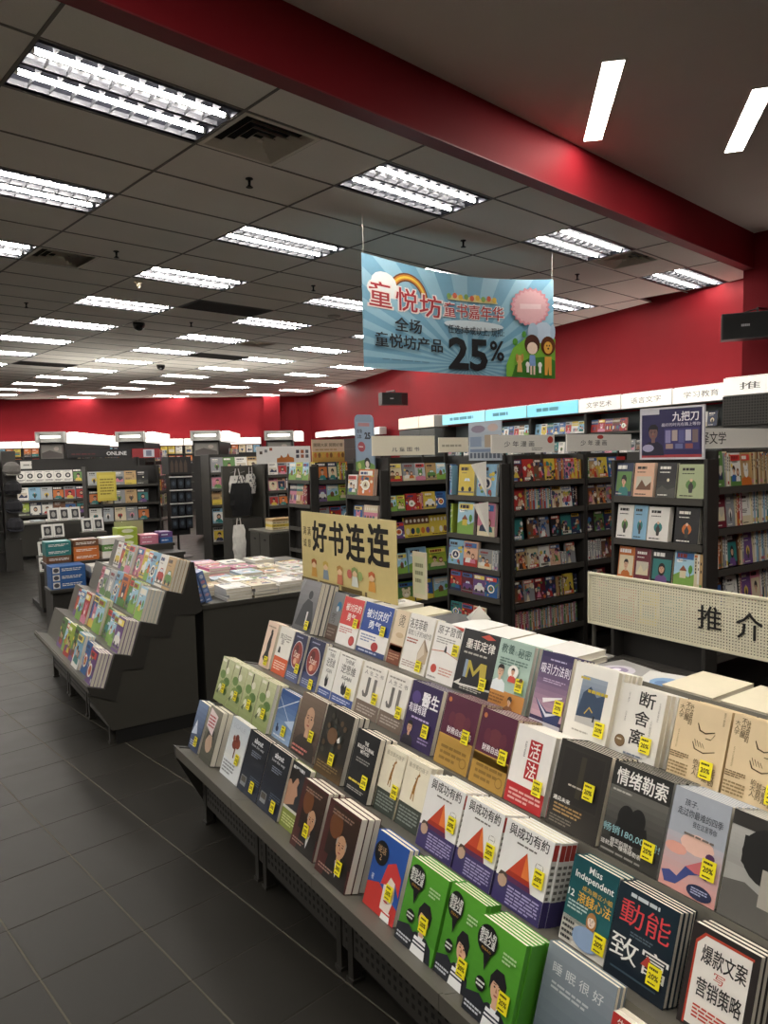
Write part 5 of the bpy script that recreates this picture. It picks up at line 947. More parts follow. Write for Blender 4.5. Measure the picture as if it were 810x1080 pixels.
board(3.98, 5.4, 2.5, 1.70, 1.822, '#efece5', D(TX('译文学', .016, .22, .205, .82, '#2a2725', .006)), 'white header board partly hidden behind the purple poster')
board(3.96, 4.38, 7.12, 1.645, 1.895, '#d2b089', D(GR(0, 0, 1, .45, '#d9b45a', '#b8873f', 4), R(0, .45, 1, 1, '#dcbfa4'), TX('開開大家 開開好書', .05, .68, .95, .84, '#5a4636', .01), *[El(.1+.12*k, .3, .045, .12, ['#c9723a', '#8a5a34', '#d9a04a'][k % 3], 9) for k in range(8)], LN(.1, .5, .9, .6, 1, '#b98a5a', 3)), 'peach poster board with small figures on the rack left of the standee', 'poster', drop=.213)
def board_x(x, y1, y0, z0, z1, col, prims, lab, kind='poster_board', cat='poster', frame=None, deg=0):
    w, h = y1-y0, z1-z0; q = MB(); q.box((0, 0, 0), (w, .008, h), mat(col, .35, 0, .03)); art(q, prims, w, h)
    a = math.radians(deg); M = basis((0, -math.cos(a), math.sin(a)), (1, 0, 0), (0, math.sin(a), math.cos(a)), (x, y1, z0))
    o = q.build(kind, None, M); tag(o, lab, cat)
    if frame:
        q = MB(); f = mat(frame, .4, 0, .02); e = .012
        q.box((-e, -.004, -e), (w+e, .012, 0), f); q.box((-e, -.004, h), (w+e, .012, h+e), f); q.box((-e, -.004, 0), (0, .012, h), f); q.box((w, -.004, 0), (w+e, .012, h), f); q.build('frame', o)
    return o
POST = D(GR(0, 0, 1, 1, '#272352', '#312a5c', 5), R(0, 0, 1, .06, '#a3343c'), R(0, .9, .3, 1, '#d5d3da'), TX('九把刀', .52, .74, .94, .93, '#f1eef4', .02), TX('最好的时光在路上等你', .34, .64, .97, .71, '#d9d2e6', .006), person(.2, .52, .14, .75, '#7a5a58', '#17141f', '#1c1934', 'short'), R(.39, .16, .96, .6, '#3d3870'), *[R(.41+.11*k, .3+.04*(k % 2), .5+.11*k, .56, ['#8d87b4', '#b7a5a0', '#5a5a8f', '#c3bfd2', '#7d6a6a'][k]) for k in range(5)], *[R(.42+.16*k, .18, .54+.16*k, .28, ['#a88d84', '#6a6fa0', '#8d4f52'][k]) for k in range(3)], El(.12, .2, .1, .08, '#a9a4c4', 12))
o = board_x(3.96, 2.872, 2.462, 1.652, 1.945, '#2c2656', POST, 'purple poster with white title in a white frame above face-out novels', 'poster_board', 'poster', '#d5d2d8')
board_x(3.96, 4.51, 4.132, 1.645, 1.95, '#a9b3bd', D(GR(0, .5, 1, 1, '#b4bcc8', '#9aa6b4', 4), R(.05, .36, .4, .62, '#7d8ea6'), R(.5, .34, .92, .66, '#a4937e'), El(.3, .82, .22, .1, '#8a7f92', 10), El(.75, .84, .16, .1, '#c0a9a2', 10), *[R(.04+.12*k, .06, .12+.12*k, .2, '#4f5868') for k in range(8)], R(.05, .22, .95, .3, '#70809a')), 'blue-grey poster on the rack with the white paper cones')
board_x(1.93, 2.585, 2.49, 1.07, 1.275, '#d9d2bd', D(R(.1, .1, .9, .9, '#cfd3b8'), LN(.2, .3, .8, .8, 3, '#8a8f74', 2)), 'small pale card standing behind the right end of the calligraphy sign', 'small_card', 'card')
# blue standee with a rounded top, tilted
q = MB(); wS, hS = .34, .56; r = .06
outl_ = [(0, 0), (wS, 0), (wS, hS-r)]+[(wS-r+r*math.cos(a), hS-r+r*math.sin(a)) for a in (math.pi/6, math.pi/3)]+[(wS-r, hS), (r, hS)]+[(r-r*math.sin(a), hS-r+r*math.cos(a)) for a in (math.pi/6, math.pi/3)]+[(0, hS-r)]
q.prism(outl_, 0, .008, mat('#7f95ad', .4, 0, .03))
art(q, D(R(.06, .04, .94, .88, '#8fa4bb'), TX('2本', .12, .58, .36, .66, '#1d2530', .02), TX('25', .52, .58, .84, .7, '#17202c', .05), TX('全场', .12, .68, .4, .75, '#1d2530', .02), El(.34, .44, .2, .09, '#a84a56', 14), LN(.2, .42, .48, .46, 1, '#f0e6e4', 3), R(.2, .8, .8, .86, '#b47f84'), Q('#6f9a4a', (.0, .0), (0, .16), (.5, .22), (1, .14), (1, 0)), El(.62, .16, .16, .1, '#20242c', 12), El(.62, .14, .1, .06, '#e3d8cc', 10), R(.5, .02, .74, .08, '#e6e2da'), El(.2, .1, .1, .06, '#b9c46a', 9)), wS, hS)
o = q.build('standee', None, basis((0, -.995, -.0), (1, 0, 0), (0, -.13, .99), (3.95, 6.2, 1.555))); tag(o, 'tall blue-grey rounded standee leaning above the orange picture book', 'sign')

#@@P5
# ------------------------------------------------------------------ picture books on the second island
def island(X0, b0, px, pz, rise, k, y, items, where, group, kind='picture_book', cat='picture book', seed=0):
    g = random.Random(seed); n = 0
    for (w, h, cn, st, cp) in items:              # from the near end toward the far end
        t = .021; var = g.randrange(4); me = gen_book(st, cn, w, h, t-.0006, var); yl = y+w
        for c in range(cp):
            o = place(me, kind, None, shelf_M(X0, b0, px, pz, rise, k, yl+(g.uniform(-.003, .003) if c else 0), t*(cp-c)))
            if c == 0: tag(o, f'{cn} {cat}, front of {ORD[n]} stack from near end, {where}', cat, group)
            else: tag(o, f'{cn} {cat}, {ORD[c]} copy in {ORD[n]} stack from near end, {where}', cat, group)
        y = yl+g.choice((.003, .004, .012)); n += 1
GI = "picture books on the second island"
wi2 = ["lowest tier of second island", "second tier of second island", "third tier of second island", "top tier of second island"]
def kd(w, h, c, cp, st='kid'): return (w, h, c, st, cp)
island(X2, .085, .165, .17, .35, 0, YN+.005, [kd(.15, .205, 'purple', 4), kd(.15, .2, 'white', 2), kd(.13, .2, 'blue', 2), kd(.17, .225, 'azure', 3), kd(.19, .235, 'green', 2), kd(.17, .22, 'lime', 2), kd(.16, .21, 'azure', 1), kd(.16, .21, 'green', 1)], wi2[0], GI, seed=1)
island(X2, .085, .165, .17, .35, 1, YN+.005, [kd(.15, .21, 'purple', 4), kd(.14, .2, 'lime', 3), kd(.14, .2, 'yellow', 2), kd(.16, .2, 'green', 1), kd(.2, .24, 'lime', 2), kd(.2, .24, 'blue', 1), kd(.15, .22, 'red', 2), kd(.16, .22, 'navy', 2), kd(.15, .2, 'red', 1)], wi2[1], GI, seed=2)
island(X2, .085, .165, .17, .35, 2, YN+.005, [kd(.14, .205, 'silver', 5), kd(.14, .2, 'grey', 2), kd(.14, .21, 'lime', 3), kd(.14, .21, 'green', 2), kd(.18, .22, 'orange', 2), kd(.16, .22, 'azure', 2), kd(.15, .21, 'silver', 2), kd(.15, .21, 'grey', 2), kd(.15, .2, 'pink', 1)], wi2[2], GI, seed=3)
island(X2, .085, .165, .17, .35, 3, YN+.005, [kd(.15, .21, 'tan', 4), kd(.15, .21, 'white', 4), kd(.16, .205, 'azure', 4), kd(.15, .205, 'azure', 3), kd(.15, .21, 'yellow', 2), kd(.15, .21, 'pink', 2), kd(.15, .21, 'silver', 3), kd(.15, .21, 'lime', 2), kd(.15, .2, 'red', 1), kd(.15, .2, 'white', 1)], wi2[3], GI, seed=4)
for i, (x, lb) in enumerate(((1.655, 'left'), (1.705, 'right'))):
    q = MB(); c = ink('#5f78ad'); q.box((0, 0, 0), (.043, .15, .21), c); art(q, D(R(.08, .04, .92, .96, '#6c86ba'), El(.5, .84, .3, .07, '#d5dcea', 10), *[El(.5, .66-.14*k, .34, .05, ['#c98a9a', '#e2d6a0', '#9ab0d8', '#c9a0a8'][k], 9) for k in range(4)], LN(.2, .04, .8, .12, 1, '#e6e9f2', 3)), .043, .21)
    a = math.radians(-16); M = T(x, 4.53, .769) @ Matrix.Rotation(a, 4, 'Y'); M.translation.z += .002
    tag(q.build('boxed_book', None, M), f'blue boxed picture book leaning at the table end, {lb} of the two', 'book', 'blue boxed picture books')
# flat piles on the table behind the second island
TCOL = [('white', '#dfdcd6'), ('pink', '#c46a92'), ('cream', '#d8ccb0'), ('grey', '#a9a8a6'), ('green', '#8ea274'), ('azure', '#9fb2c2'), ('rose', '#cf9aa6'), ('tan', '#b89a78'), ('white', '#e4e1db')]
piles = [(1.93, 4.62, 4, 0), (2.12, 4.62, 4, 2), (2.31, 4.63, 4, 8), (2.50, 4.64, 4, 3), (2.69, 4.64, 3, 0), (2.9, 4.66, 4, 8), (1.85, 4.88, 3, 7), (2.06, 4.88, 4, 8), (2.27, 4.9, 3, 4), (2.48, 4.9, 3, 0), (2.7, 4.92, 3, 8), (2.92, 4.92, 3, 2), (1.84, 5.14, 6, 4), (2.05, 5.16, 3, 5), (2.26, 5.16, 4, 5), (2.47, 5.18, 3, 7), (2.7, 5.2, 3, 8), (1.9, 5.42, 4, 6), (2.12, 5.44, 5, 1), (2.34, 5.44, 4, 1), (2.56, 5.46, 3, 2), (2.8, 5.46, 3, 0), (1.9, 5.72, 4, 0), (2.14, 5.72, 5, 6), (2.38, 5.74, 4, 0), (2.64, 5.74, 4, 8)]
g = random.Random(21)
for i, (x, y, n, ci) in enumerate(piles):
    z = .7655; row = int((y-4.5)/.27); col = sum(1 for p in piles[:i] if abs(p[1]-y) < .1)
    for k in range(n):
        cn, hx = TCOL[ci] if k == n-1 else TCOL[g.choice((ci, ci, 0, 3, 8))]; th = .02
        mb = MB(); lx, ly = .178, .235; c = ink(hx)
        mb.box((-lx/2, -ly/2, 0), (lx/2, ly/2, .0012), c); mb.box((-lx/2, -ly/2, th-.0012), (lx/2, ly/2, th), c); mb.box((-lx/2, -ly/2, .0012), (-lx/2+.0012, ly/2, th-.0012), c); mb.box((-lx/2+.0013, -ly/2+.002, .0013), (lx/2-.002, ly/2-.002, th-.0013), page_mat_flat())
        if k == n-1: art(mb, gen_art('kid', 'white' if cn in ('rose', 'white') else cn, i)[2:], lx, ly, basis((1, 0, 0), (0, 0, -1), (0, 1, 0), (-lx/2, -ly/2, th)))
        o = mb.build('magazine', None, T(x+g.uniform(-.006, .006), y+g.uniform(-.006, .006), z) @ RZ(g.uniform(-.05, .05)))
        tag(o, f'{cn} flat book, {ORD[k]} from bottom of {ORD[col]} pile, {ORD[row]} row on the dark panelled table', 'book', 'flat book piles on the dark panelled table'); z += th+.0004
# ------------------------------------------------------------------ right wall shelving with backlit headers
P1 = Vector((9.05, 4.72, 0)); dW = Vector((1.37, 9.28, 0)).normalized(); nW = Vector((dW.y, -dW.x, 0))
angW = math.atan2(-dW.y, -dW.x)                   # local x runs toward the camera along the wall, front faces the shop
def wallp(t, off): return P1+dW*t-nW*off
def wall_unit(t0, t1, lab, shelves):
    p = wallp(t1, .36); L = t1-t0
    t = thing('wall_shelf', lab, 'bookshelf', T(p.x, p.y, 0) @ RZ(angW), 'wall shelf bays')
    q = MB(); q.box((.01, .3, .1), (L-.01, .335, 2.28), mat('#4d5657', .6, 0, .05, 6)); q.build('back_panel', t)
    for x in (0, L-.022): q = MB(); q.bev((x, 0, 0), (x+.022, .335, 2.28), .003, RK); q.build('side_panel', t)
    for z in shelves: q = MB(); q.box((.023, .02, z-.022), (L-.023, .299, z), RKL); q.build('shelf', t)
    q = MB(); q.box((.022, .03, 0), (L-.022, .29, .1), KICK); q.build('base', t)
UPE = 1.1
def light_box(M, w, h, d, txt, col, e, lab, tc='#6f6d69', up=None):
    t = thing('light_box_sign', lab, 'lit sign', M, 'backlit header signs on the wall shelves')
    q = MB(); q.box((0, .012, 0), (w, d, h), mat('#b9b7b2', .5, .2, .03)); q.build('sign_housing', t)
    q = MB(); q.box((.02, .02, h), (w-.02, d-.02, h+.004), mat('#f7f3ea', .4, 0, 0, 40, up or UPE)); q.build('top_diffuser', t)
    q = MB(); q.box((.008, 0, .008), (w-.008, .0115, h-.008), mat(col, .4, 0, 0, 40, e)); q.build('lit_panel', t)
    if 'cyan header' in lab:
        q = MB(); art(q, [LN(.2, .35, .8, .68, 1, '#5aa9bd', int(w*100), .8)], w, h); q.build('lettering', t)
    if txt:
        q = MB(); art(q, [TX(txt, .2, .3, .8, .7, tc)] if len(txt) < 6 else [TX(txt, .15, .36, .85, .64, tc)], w, h); q.build('lettering', t)
EW = .34
LB = [(.26, 1.18, '学习教育', '#f4f1ea', EW, 'backlit white header sign on the right wall, nearest the camera'), (1.19, 2.12, '语言文字', '#f4f1ea', EW, 'backlit white header sign on the right wall, second from right'), (2.13, 3.03, '文学艺术', '#ece9e2', EW*.8, 'backlit white header sign on the right wall, beside the cyan ones'),
      (3.04, 4.34, '', '#7fd3e6', EW, 'backlit cyan header sign on the right wall, nearest the white signs'), (4.36, 5.62, '', '#8edcec', EW, 'backlit cyan header sign on the right wall, middle of the three'), (5.64, 7.2, '', '#9be2ef', EW, 'backlit cyan header sign on the right wall, farthest of the three')]
for a, b, tx, col, e, lb in LB:
    p = wallp(b, .385); light_box(T(p.x, p.y, 2.3) @ RZ(angW), b-a, .215, .3, tx, col, e, lb)
for i, (a, b) in enumerate([(.26, 1.55), (1.56, 2.9), (2.91, 4.3), (4.31, 5.7), (5.71, 7.2)]):
    wall_unit(a, b, f'dark shelf bay along the right wall, {ORD[i]} from the right photo edge', [1.98, 1.66, 1.34, 1.02, .7, .38])
def wall_row(t1, z, items, where, cat='book'):
    p = wallp(t1, .3); shelf_row(angW, (p.x, p.y), z, items, 'wall_book', cat, where, 'books on the right wall shelves', 6)
fw = lambda c, st='novel', w=.15: ('f', w, .19, c, st, 1)
wall_row(2.86, 1.98, [fw('red', 'set'), fw('red', 'kid'), fw('red', 'set'), fw('maroon', 'set'), fw('red', 'kid')], 'top of the wall bay behind comics', 'book')
wall_row(1.5, 1.98, [('g', .1), fw('white'), ('g', .05), fw('white', 'photo'), fw('silver'), ('g', .04), fw('white'), fw('navy')], 'top of the wall bay nearest the photo edge')
for i, tt in enumerate((4.25, 5.65)): wall_row(tt, 1.98, [fw('azure', 'novel', .16), fw('white', 'photo', .15), fw('blue', 'set', .16), fw('azure', 'photo', .15), fw('blue', 'novel', .15), fw('silver', 'photo', .15), fw('white', 'set', .15), fw('azure', 'kid', .15)], f'top of the {["fourth", "fifth"][i]} wall bay from the right')
for i, tt in enumerate((2.86, 4.25, 5.65, 7.15)): wall_row(tt, 1.66, [fw('grey'), fw('navy'), fw('silver'), fw('teal'), fw('white'), fw('grey'), fw('black')], f'second shelf of the {["second", "third", "fourth", "fifth"][i]} wall bay')
# nearer, deeper light box with the same two characters as the perforated sign
light_box(T(7.8, 4.612, 2.275) @ RZ(-math.pi/2), .95, .2, .28, '推 介', '#f2efe8', EW, 'largest backlit white header sign at the right photo edge')
q = MB(); q.box((0, .02, 0), (.95, .28, 2.27), RK); q.box((.0, .0, 1.95), (.95, .019, 2.27), mat('#3d3b37', .6, 0, .05, 20))
for r in range(10):
    for k in range(30): q.box((.02+k*.031, -.0008, 1.965+r*.031), (.036+k*.031, .0, 1.981+r*.031), KICK)
t_ = q.build('wall_shelf', None, T(7.8, 4.612, 0) @ RZ(-math.pi/2)); tag(t_, 'dark perforated shelf back under the largest lit sign', 'bookshelf')
# rear part of the right wall: lit band and cabinets
P2 = Vector((10.42, 14.0, 0)); d2 = Vector((2.03, 8.4, 0)).normalized(); n2 = Vector((d2.y, -d2.x, 0)); a2 = math.atan2(-d2.y, -d2.x)
def w2p(t, off): return P2+d2*t-n2*off
for i, (a, b) in enumerate([(1.15, 2.1), (2.12, 3.1), (3.12, 4.3), (4.32, 5.6), (5.62, 7.0)]):
    p = w2p(b, .32); light_box(T(p.x, p.y, 2.24+.02*i) @ RZ(a2), b-a, .18, .2, '', '#f6f3ec', .5, f'backlit white header on the rear right wall, {ORD[i]} from the blue standee')
    q = MB(); L = b-a; q.box((0, .02, 0), (L, .3, 2.2), RK); 
    for k in range(6): q.box((.02, .0, .3+.32*k), (L-.02, .019, .32+.32*k), RKL)
    tag(q.build('wall_cabinet', None, T(p.x, p.y, 0) @ RZ(a2)), f'dark wall cabinet under lit headers on the rear right wall, {ORD[i]} from the standee', 'cabinet', 'dark cabinets on the rear right wall')
# pale header block left of the cyan signs
for i, (a, b) in enumerate(((7.35, 8.0), (8.02, 8.95))):
    p = wallp(b, .5); light_box(T(p.x, p.y, 2.28) @ RZ(angW), b-a, .25, .35, '', '#efe6d2', .36, f'backlit cream header beside the wall corner, {["right", "left"][i]} of the two')
    q = MB(); q.box((0, .02, 0), (b-a, .45, 2.26), mat('#5c5f5e', .6, 0, .05)); tag(q.build('wall_cabinet', None, T(p.x, p.y, 0) @ RZ(angW)), f'grey cabinet under the cream headers, {["right", "left"][i]} of the two', 'cabinet')

#@@P6
# ------------------------------------------------------------------ third island: boxed sets and gift boxes
t = thing('display_table', 'low dark stepped table of boxed sets beyond the second island', 'table', T(1.2, 7.0, 0))
q = MB(); q.bev((0, 0, .535), (1.35, .3, .565), .004, SHD); q.bev((.03, .3, .735), (1.35, .62, .765), .004, SHD); q.bev((.3, .62, .8), (1.35, .95, .83), .004, SHD); q.build('stepped_top', t)
q = MB(); q.box((.02, .03, .08), (1.33, .298, .534), SHD); q.box((.06, .299, .08), (1.33, .619, .734), SHD); q.box((.32, .62, .08), (1.33, .93, .8), SHD); q.build('carcass', t)
q = MB(); q.box((.06, .07, 0), (1.29, .6, .08), KICK); q.build('plinth', t)
def boxed(x, y, z, w, d, h, cn, lab, grp, prims=None, kind='boxed_set', cat='box'):
    q = MB(); q.bev((0, 0, 0), (w, d, h), .003, ink(CN.get(cn, cn))); art(q, prims or D(R(.04, .1, .24, .9, '#e4e1da'), El(.14, .5, .08, .3, '#4a4a52', 10), LN(.3, .3, .9, .75, 2, '#eceae4', 3)), w, h)
    o = q.build(kind, None, T(x, y, z)); return tag(o, lab, cat, grp)
for k in range(3): boxed(1.22, 7.03, .566+k*.068, .29, .22, .067, 'blue', f'blue and white boxed set, {["bottom","middle","top"][k]} of the left pile on the lower step', 'boxed sets on the low stepped table')
for k in range(3): boxed(1.56, 7.03, .566+k*.06, .26, .22, .059, ['navy', 'grey', 'white'][k], f'{["navy","grey","white"][k]} boxed set in the second pile on the lower step', 'boxed sets on the low stepped table')
for j, (x, w, cs) in enumerate(((1.24, .22, ['brown', 'teal', 'teal']), (1.48, .23, ['orange', 'orange', 'brown']), (1.74, .22, ['white', 'green', 'white']))):
    for k in range(3): boxed(x, 7.34, .766+k*.066, w, .2, .065, cs[k], f'{cs[k]} boxed set, {["bottom","middle","top"][k]} of {ORD[j]} pile on the upper step', 'boxed sets on the low stepped table', D(LN(.1, .3, .9, .7, 2, '#efe9de', j+k)))
for k in range(3): boxed(1.98+.0*k, 7.68, .831+k*.062, .2, .2, .061, 'lime', f'lime green gift box, {["bottom","middle","top"][k]} of its pile beyond the second island', 'lime gift boxes', D(El(.5, .5, .3, .34, '#e6e8c8', 12)))
for k in range(2): boxed(2.2, 7.66, .831+k*.05, .19, .2, .049, 'pink', f'pink boxed set, {["lower","upper"][k]} of the pile beside the lime boxes', 'pink boxed sets', D(LN(.1, .3, .9, .7, 1, '#f3e3ea', k)))
for k in range(2): boxed(2.41, 7.66, .831+k*.058, .13, .2, .057, ['blue', 'purple'][k], f'{["blue","purple"][k]} box at the right end of the table beyond the second island', None, D(LN(.1, .3, .9, .7, 1, '#dfe6f3', k)))
q = MB(); q.box((0, 0, 0), (.3, .004, .24), mat('#b4b48c', .2, 0, .02, 40, 0, .6)); q.box((0, .005, 0), (.3, .1, .004), mat('#b4b48c', .2, 0, .02, 40, 0, .6)); q.box((.05, -.003, .04), (.12, -.0005, .2), ink('#8f8f62'))
tag(q.build('acrylic_panel', None, T(2.0, 7.88, .831)), 'greenish clear acrylic panel standing behind the lime gift boxes', 'stand')
# ------------------------------------------------------------------ white card stands in the left aisle
t = thing('card_stand', 'dark stepped stand of white boxed cards in the left aisle', 'display stand', T(1.5, 8.95, 0))
SC_ = [(-.06, .0, .46, .135), (-.03, .2, .62, .135), (.05, .4, .80, .26), (.16, .6, .98, .39), (.46, .2, .86, .27)]
for i, (x, y, z, w) in enumerate(SC_):
    q = MB(); q.box((x, y, .06), (x+w, y+.18, z), SHD); q.box((x-.006, y-.008, z-.03), (x+w+.006, y+.18, z+.002), SH); q.build('step', t)
q = MB(); q.box((-.04, .04, 0), (.7, .76, .06), KICK); q.build('plinth', t)
CP = D(R(.0, .0, 1, 1, '#dcdad5'), R(.16, .16, .84, .84, '#232327'), El(.5, .5, .2, .22, '#8d8a86', 10), LN(.1, .02, .9, .12, 1, '#77756f', 2))
n = 0
for i, (x, y, z, w) in enumerate(SC_):
    m = int(w/.125)
    for k in range(m):
        q = MB(); q.box((0, 0, 0), (.118, .05, .16), ink('#e0deda')); art(q, CP, .118, .16)
        tag(q.build('boxed_card', None, lean_M('-Y', 1.5+x+.006+k*.125, 8.95+y+.02, z+.017, 14)), f'white boxed card with a dark square, {ORD[k]} from left on {ORD[i]} step of the stand', 'boxed card', 'white boxed cards in the left aisle'); n += 1
# ------------------------------------------------------------------ far racks and tables
def far_rack(name_lab, org, ang, W_, rows, where, grp, ztop=1.75, depth=.5, dsh=.22, kind='magazine', cat='magazine', seed=0):
    zs = [z for z, _ in rows]; rack('book_rack', name_lab, 'bookshelf', org, ang, W_, depth, ztop, zs, dsh)
    c, s_ = math.cos(ang), math.sin(ang)
    for i, (z, its) in enumerate(rows):
        shelf_row(ang, (org[0]+c*.04-s_*.012, org[1]+s_*.04+c*.012), z, its, kind, cat, f'{SHN[min(i, 5)]} {where}', grp, 8)
def m_(c, st='photo', w=.2, h=.24): return ('f', w, h, c, st, 1)
far_rack('wide far-left rack with a row of round-picture boxes, facing the camera', (2.05, 15.0), -.12, 2.25, [
  (1.33, [('f', .16, .22, 'white', 'round', 1)]*6+[m_('black'), m_('brown'), m_('black'), m_('grey'), m_('black')]),
  (1.0, [m_('white', 'novel'), m_('azure', 'novel'), m_('silver', 'novel'), m_('black'), m_('grey'), m_('navy'), m_('brown'), m_('black'), m_('black')]),
  (.72, [m_('lime', 'novel'), m_('navy'), m_('grey'), m_('brown', 'novel'), m_('brown'), m_('black'), m_('grey'), m_('white'), m_('tan', 'novel')])], 'of the far-left rack', 'magazines on the far-left rack', 1.78, .35, .16)
for i, (x0, x1) in enumerate(((2.2, 2.98), (3.15, 4.0))): board(x0, x1, 15.12, 1.6, 1.74, '#d9d6cf', D(LN(.06, .3, .94, .7, 1, '#8d8a84', i+2)), f'pale strip header on the far-left rack, {["left", "right"][i]} of the two', drop=.268)
o = board(3.0, 4.2, 14.95, 1.785, 1.945, '#1b1a1c', D(TX('ONLINE', .6, .25, .92, .72, '#dcdcdc', .02), LN(.06, .3, .5, .6, 1, '#5a2226', 3)), 'black header board with white lettering over the far-left rack', feet=False)
o = board(4.2, 4.75, 14.9, 1.76, 1.95, '#8c2328', D(R(.4, .1, .8, .9, '#b9bcc6'), R(.5, .2, .7, .8, '#6c7286')), 'red header board with a small grey picture beside the black lettered board', drop=1.759)
# pale table in front of the far-left rack
t = thing('display_table', 'grey table with white papers in front of the far-left rack', 'table', T(1.95, 14.1, 0))
q = MB(); q.bev((0, 0, .62), (1.7, .75, .65), .004, mat('#77756f', .5)); q.build('tabletop', t)
for a in (.02, .58, 1.14): q = MB(); q.box((a, .05, .06), (a+.54, .7, .62), SH); q.build('cabinet_door', t)
q = MB(); q.box((.05, .1, 0), (1.65, .65, .06), KICK); q.build('plinth', t)
g = random.Random(8)
for i in range(7): q = MB(); q.box((-.09, -.13, 0), (.09, .13, .012+.006*(i % 3)), ink(['#d9d6d0', '#c4cad2', '#e2dfd9'][i % 3])); tag(q.build('brochure_pile', None, T(2.1+.225*i, 14.4+.12*(i % 2), .651) @ RZ(g.uniform(-.2, .2))), f'pale brochure pile, {ORD[i]} from left on the grey far table', 'brochures', 'brochure piles on the grey far table')
# cap and bag rack at the left photo edge
t = thing('accessory_rack', 'tall dark rack with hanging caps at the left photo edge', 'rack', T(1.42, 12.8, 0))
q = MB(); q.box((.16, 0, 0), (.4, .4, .5), SHD); q.box((.18, .02, .5), (.38, .3, 1.9), mat('#3a3835', .5)); q.build('post_panel', t)
q = MB(); q.box((-.35, .1, 0), (.16, .5, 1.75), RKB); q.build('side_shelving', t)
for k in range(5): q = MB(); q.box((-.35, .05, .3+.32*k), (.158, .099, .32+.32*k), RKL); q.build('shelf', t)
for k in range(4):
    q = MB(); z = 1.62-.29*k; q.lathe([(.1, -.1), (.13, -.04), (.12, .05), (.07, .1), (.01, .115)], mat(['#6d6a66', '#1b1a1e', '#202026', '#26262c'][k], .8, 0, .2, 30), 12, T(1.72, 12.695, z)); q.add([(1.6, 12.655, z-.06), (1.84, 12.655, z-.06), (1.8, 12.53, z-.1), (1.64, 12.53, z-.1)], [(0, 1, 2, 3), (3, 2, 1, 0)], mat(['#8d8a84', '#26252a', '#2c2c34', '#30303a'][k], .8))
    tag(q.build('cap', None), f'{["grey", "black", "charcoal", "dark blue"][k]} cap hanging on the rack at the left photo edge', 'cap')
for k in range(4):
    for j in range(2):
        cn = ['azure', 'grey', 'white', 'teal'][(k+j) % 4]; q = MB(); q.bev((0, 0, 0), (.17, .05, .2), .01, ink(CN[cn])); art(q, gen_art('novel', cn, k+j), .17, .2)
        tag(q.build('gift_box', None, T(1.1+.22*j, 12.845, .333+.32*k)), f'{cn} gift box, {["left","right"][j]} on {["lowest","second","third","highest"][k]} shelf at the left photo edge', 'box', 'gift boxes at the left photo edge')
# yellow poster and grid panel
board(3.1, 3.42, 13.2, 1.02, 1.52, '#c9b74c', D(R(.1, .1, .9, .9, '#d3c25c'), LN(.15, .2, .85, .8, 6, '#8a7a2c', 4)), 'yellow poster panel left of the card spinner', 'poster', drop=1.019)
far_rack('rack of pale and yellow packs behind the yellow poster', (2.95, 13.35), -.1, 1.25, [(1.28, [m_('silver', 'novel'), m_('silver', 'novel'), m_('grey', 'novel'), m_('tan', 'novel'), m_('black', 'novel')]), (.95, [m_('black', 'photo'), m_('cream', 'novel'), m_('grey', 'novel'), m_('tan', 'novel'), m_('black', 'photo')]), (.64, [m_('white', 'novel'), m_('silver', 'novel'), m_('cream', 'novel'), m_('grey', 'novel'), m_('black', 'photo')])], 'of the rack behind yellow poster', 'packs behind the yellow poster', 1.62)
# card spinner
t = thing('card_spinner', 'tall revolving rack of black card packs with white label strips', 'rack', T(4.1, 12.4, 0))
q = MB(); q.cyl((.18, .2, .02), (.18, .2, 1.75), .02, .02, mat('#1c1b1b', .4)); q.lathe([(.24, 0), (.24, .015), (.05, .03), (.03, .05)], mat('#3a3a3a', .4, .5), 20, None, (.18, .2)); q.build('pole_and_base', t)
q = MB(); q.box((0, .02, 1.46), (.4, .38, 1.76), mat('#211f20', .5)); art(q, D(*[Q('#4c3f36', (.08+.2*k, .1), (.08+.2*k, .6), (.15+.2*k, .85), (.22+.2*k, .6), (.22+.2*k, .1)) for k in range(4)]), .4, .3, T(0, .02, 1.46)); q.build('header', t)
for r in range(4):
    for c in range(3):
        q = MB(); x = .01+.13*c; z = 1.2-.23*r; q.bev((x, .0, z), (x+.115, .05, z+.2), .006, mat('#17181c', .3, 0, .2, 20)); art(q, D(R(.1, .1, .9, .8, '#2b3038'), El(.5, .5, .25, .2, '#4a5560', 9)), .115, .2, T(x, 0, z)); q.build('card_pack', t)
    q = MB(); q.box((0, -.004, 1.2-.23*r+.203), (.4, .03, 1.2-.23*r+.222), mat('#cfcdc8', .5)); q.build('label_strip', t)
q = MB(); q.box((.05, .06, .4), (.35, .34, 1.46), mat('#1c1b1c', .5)); q.build('core', t)
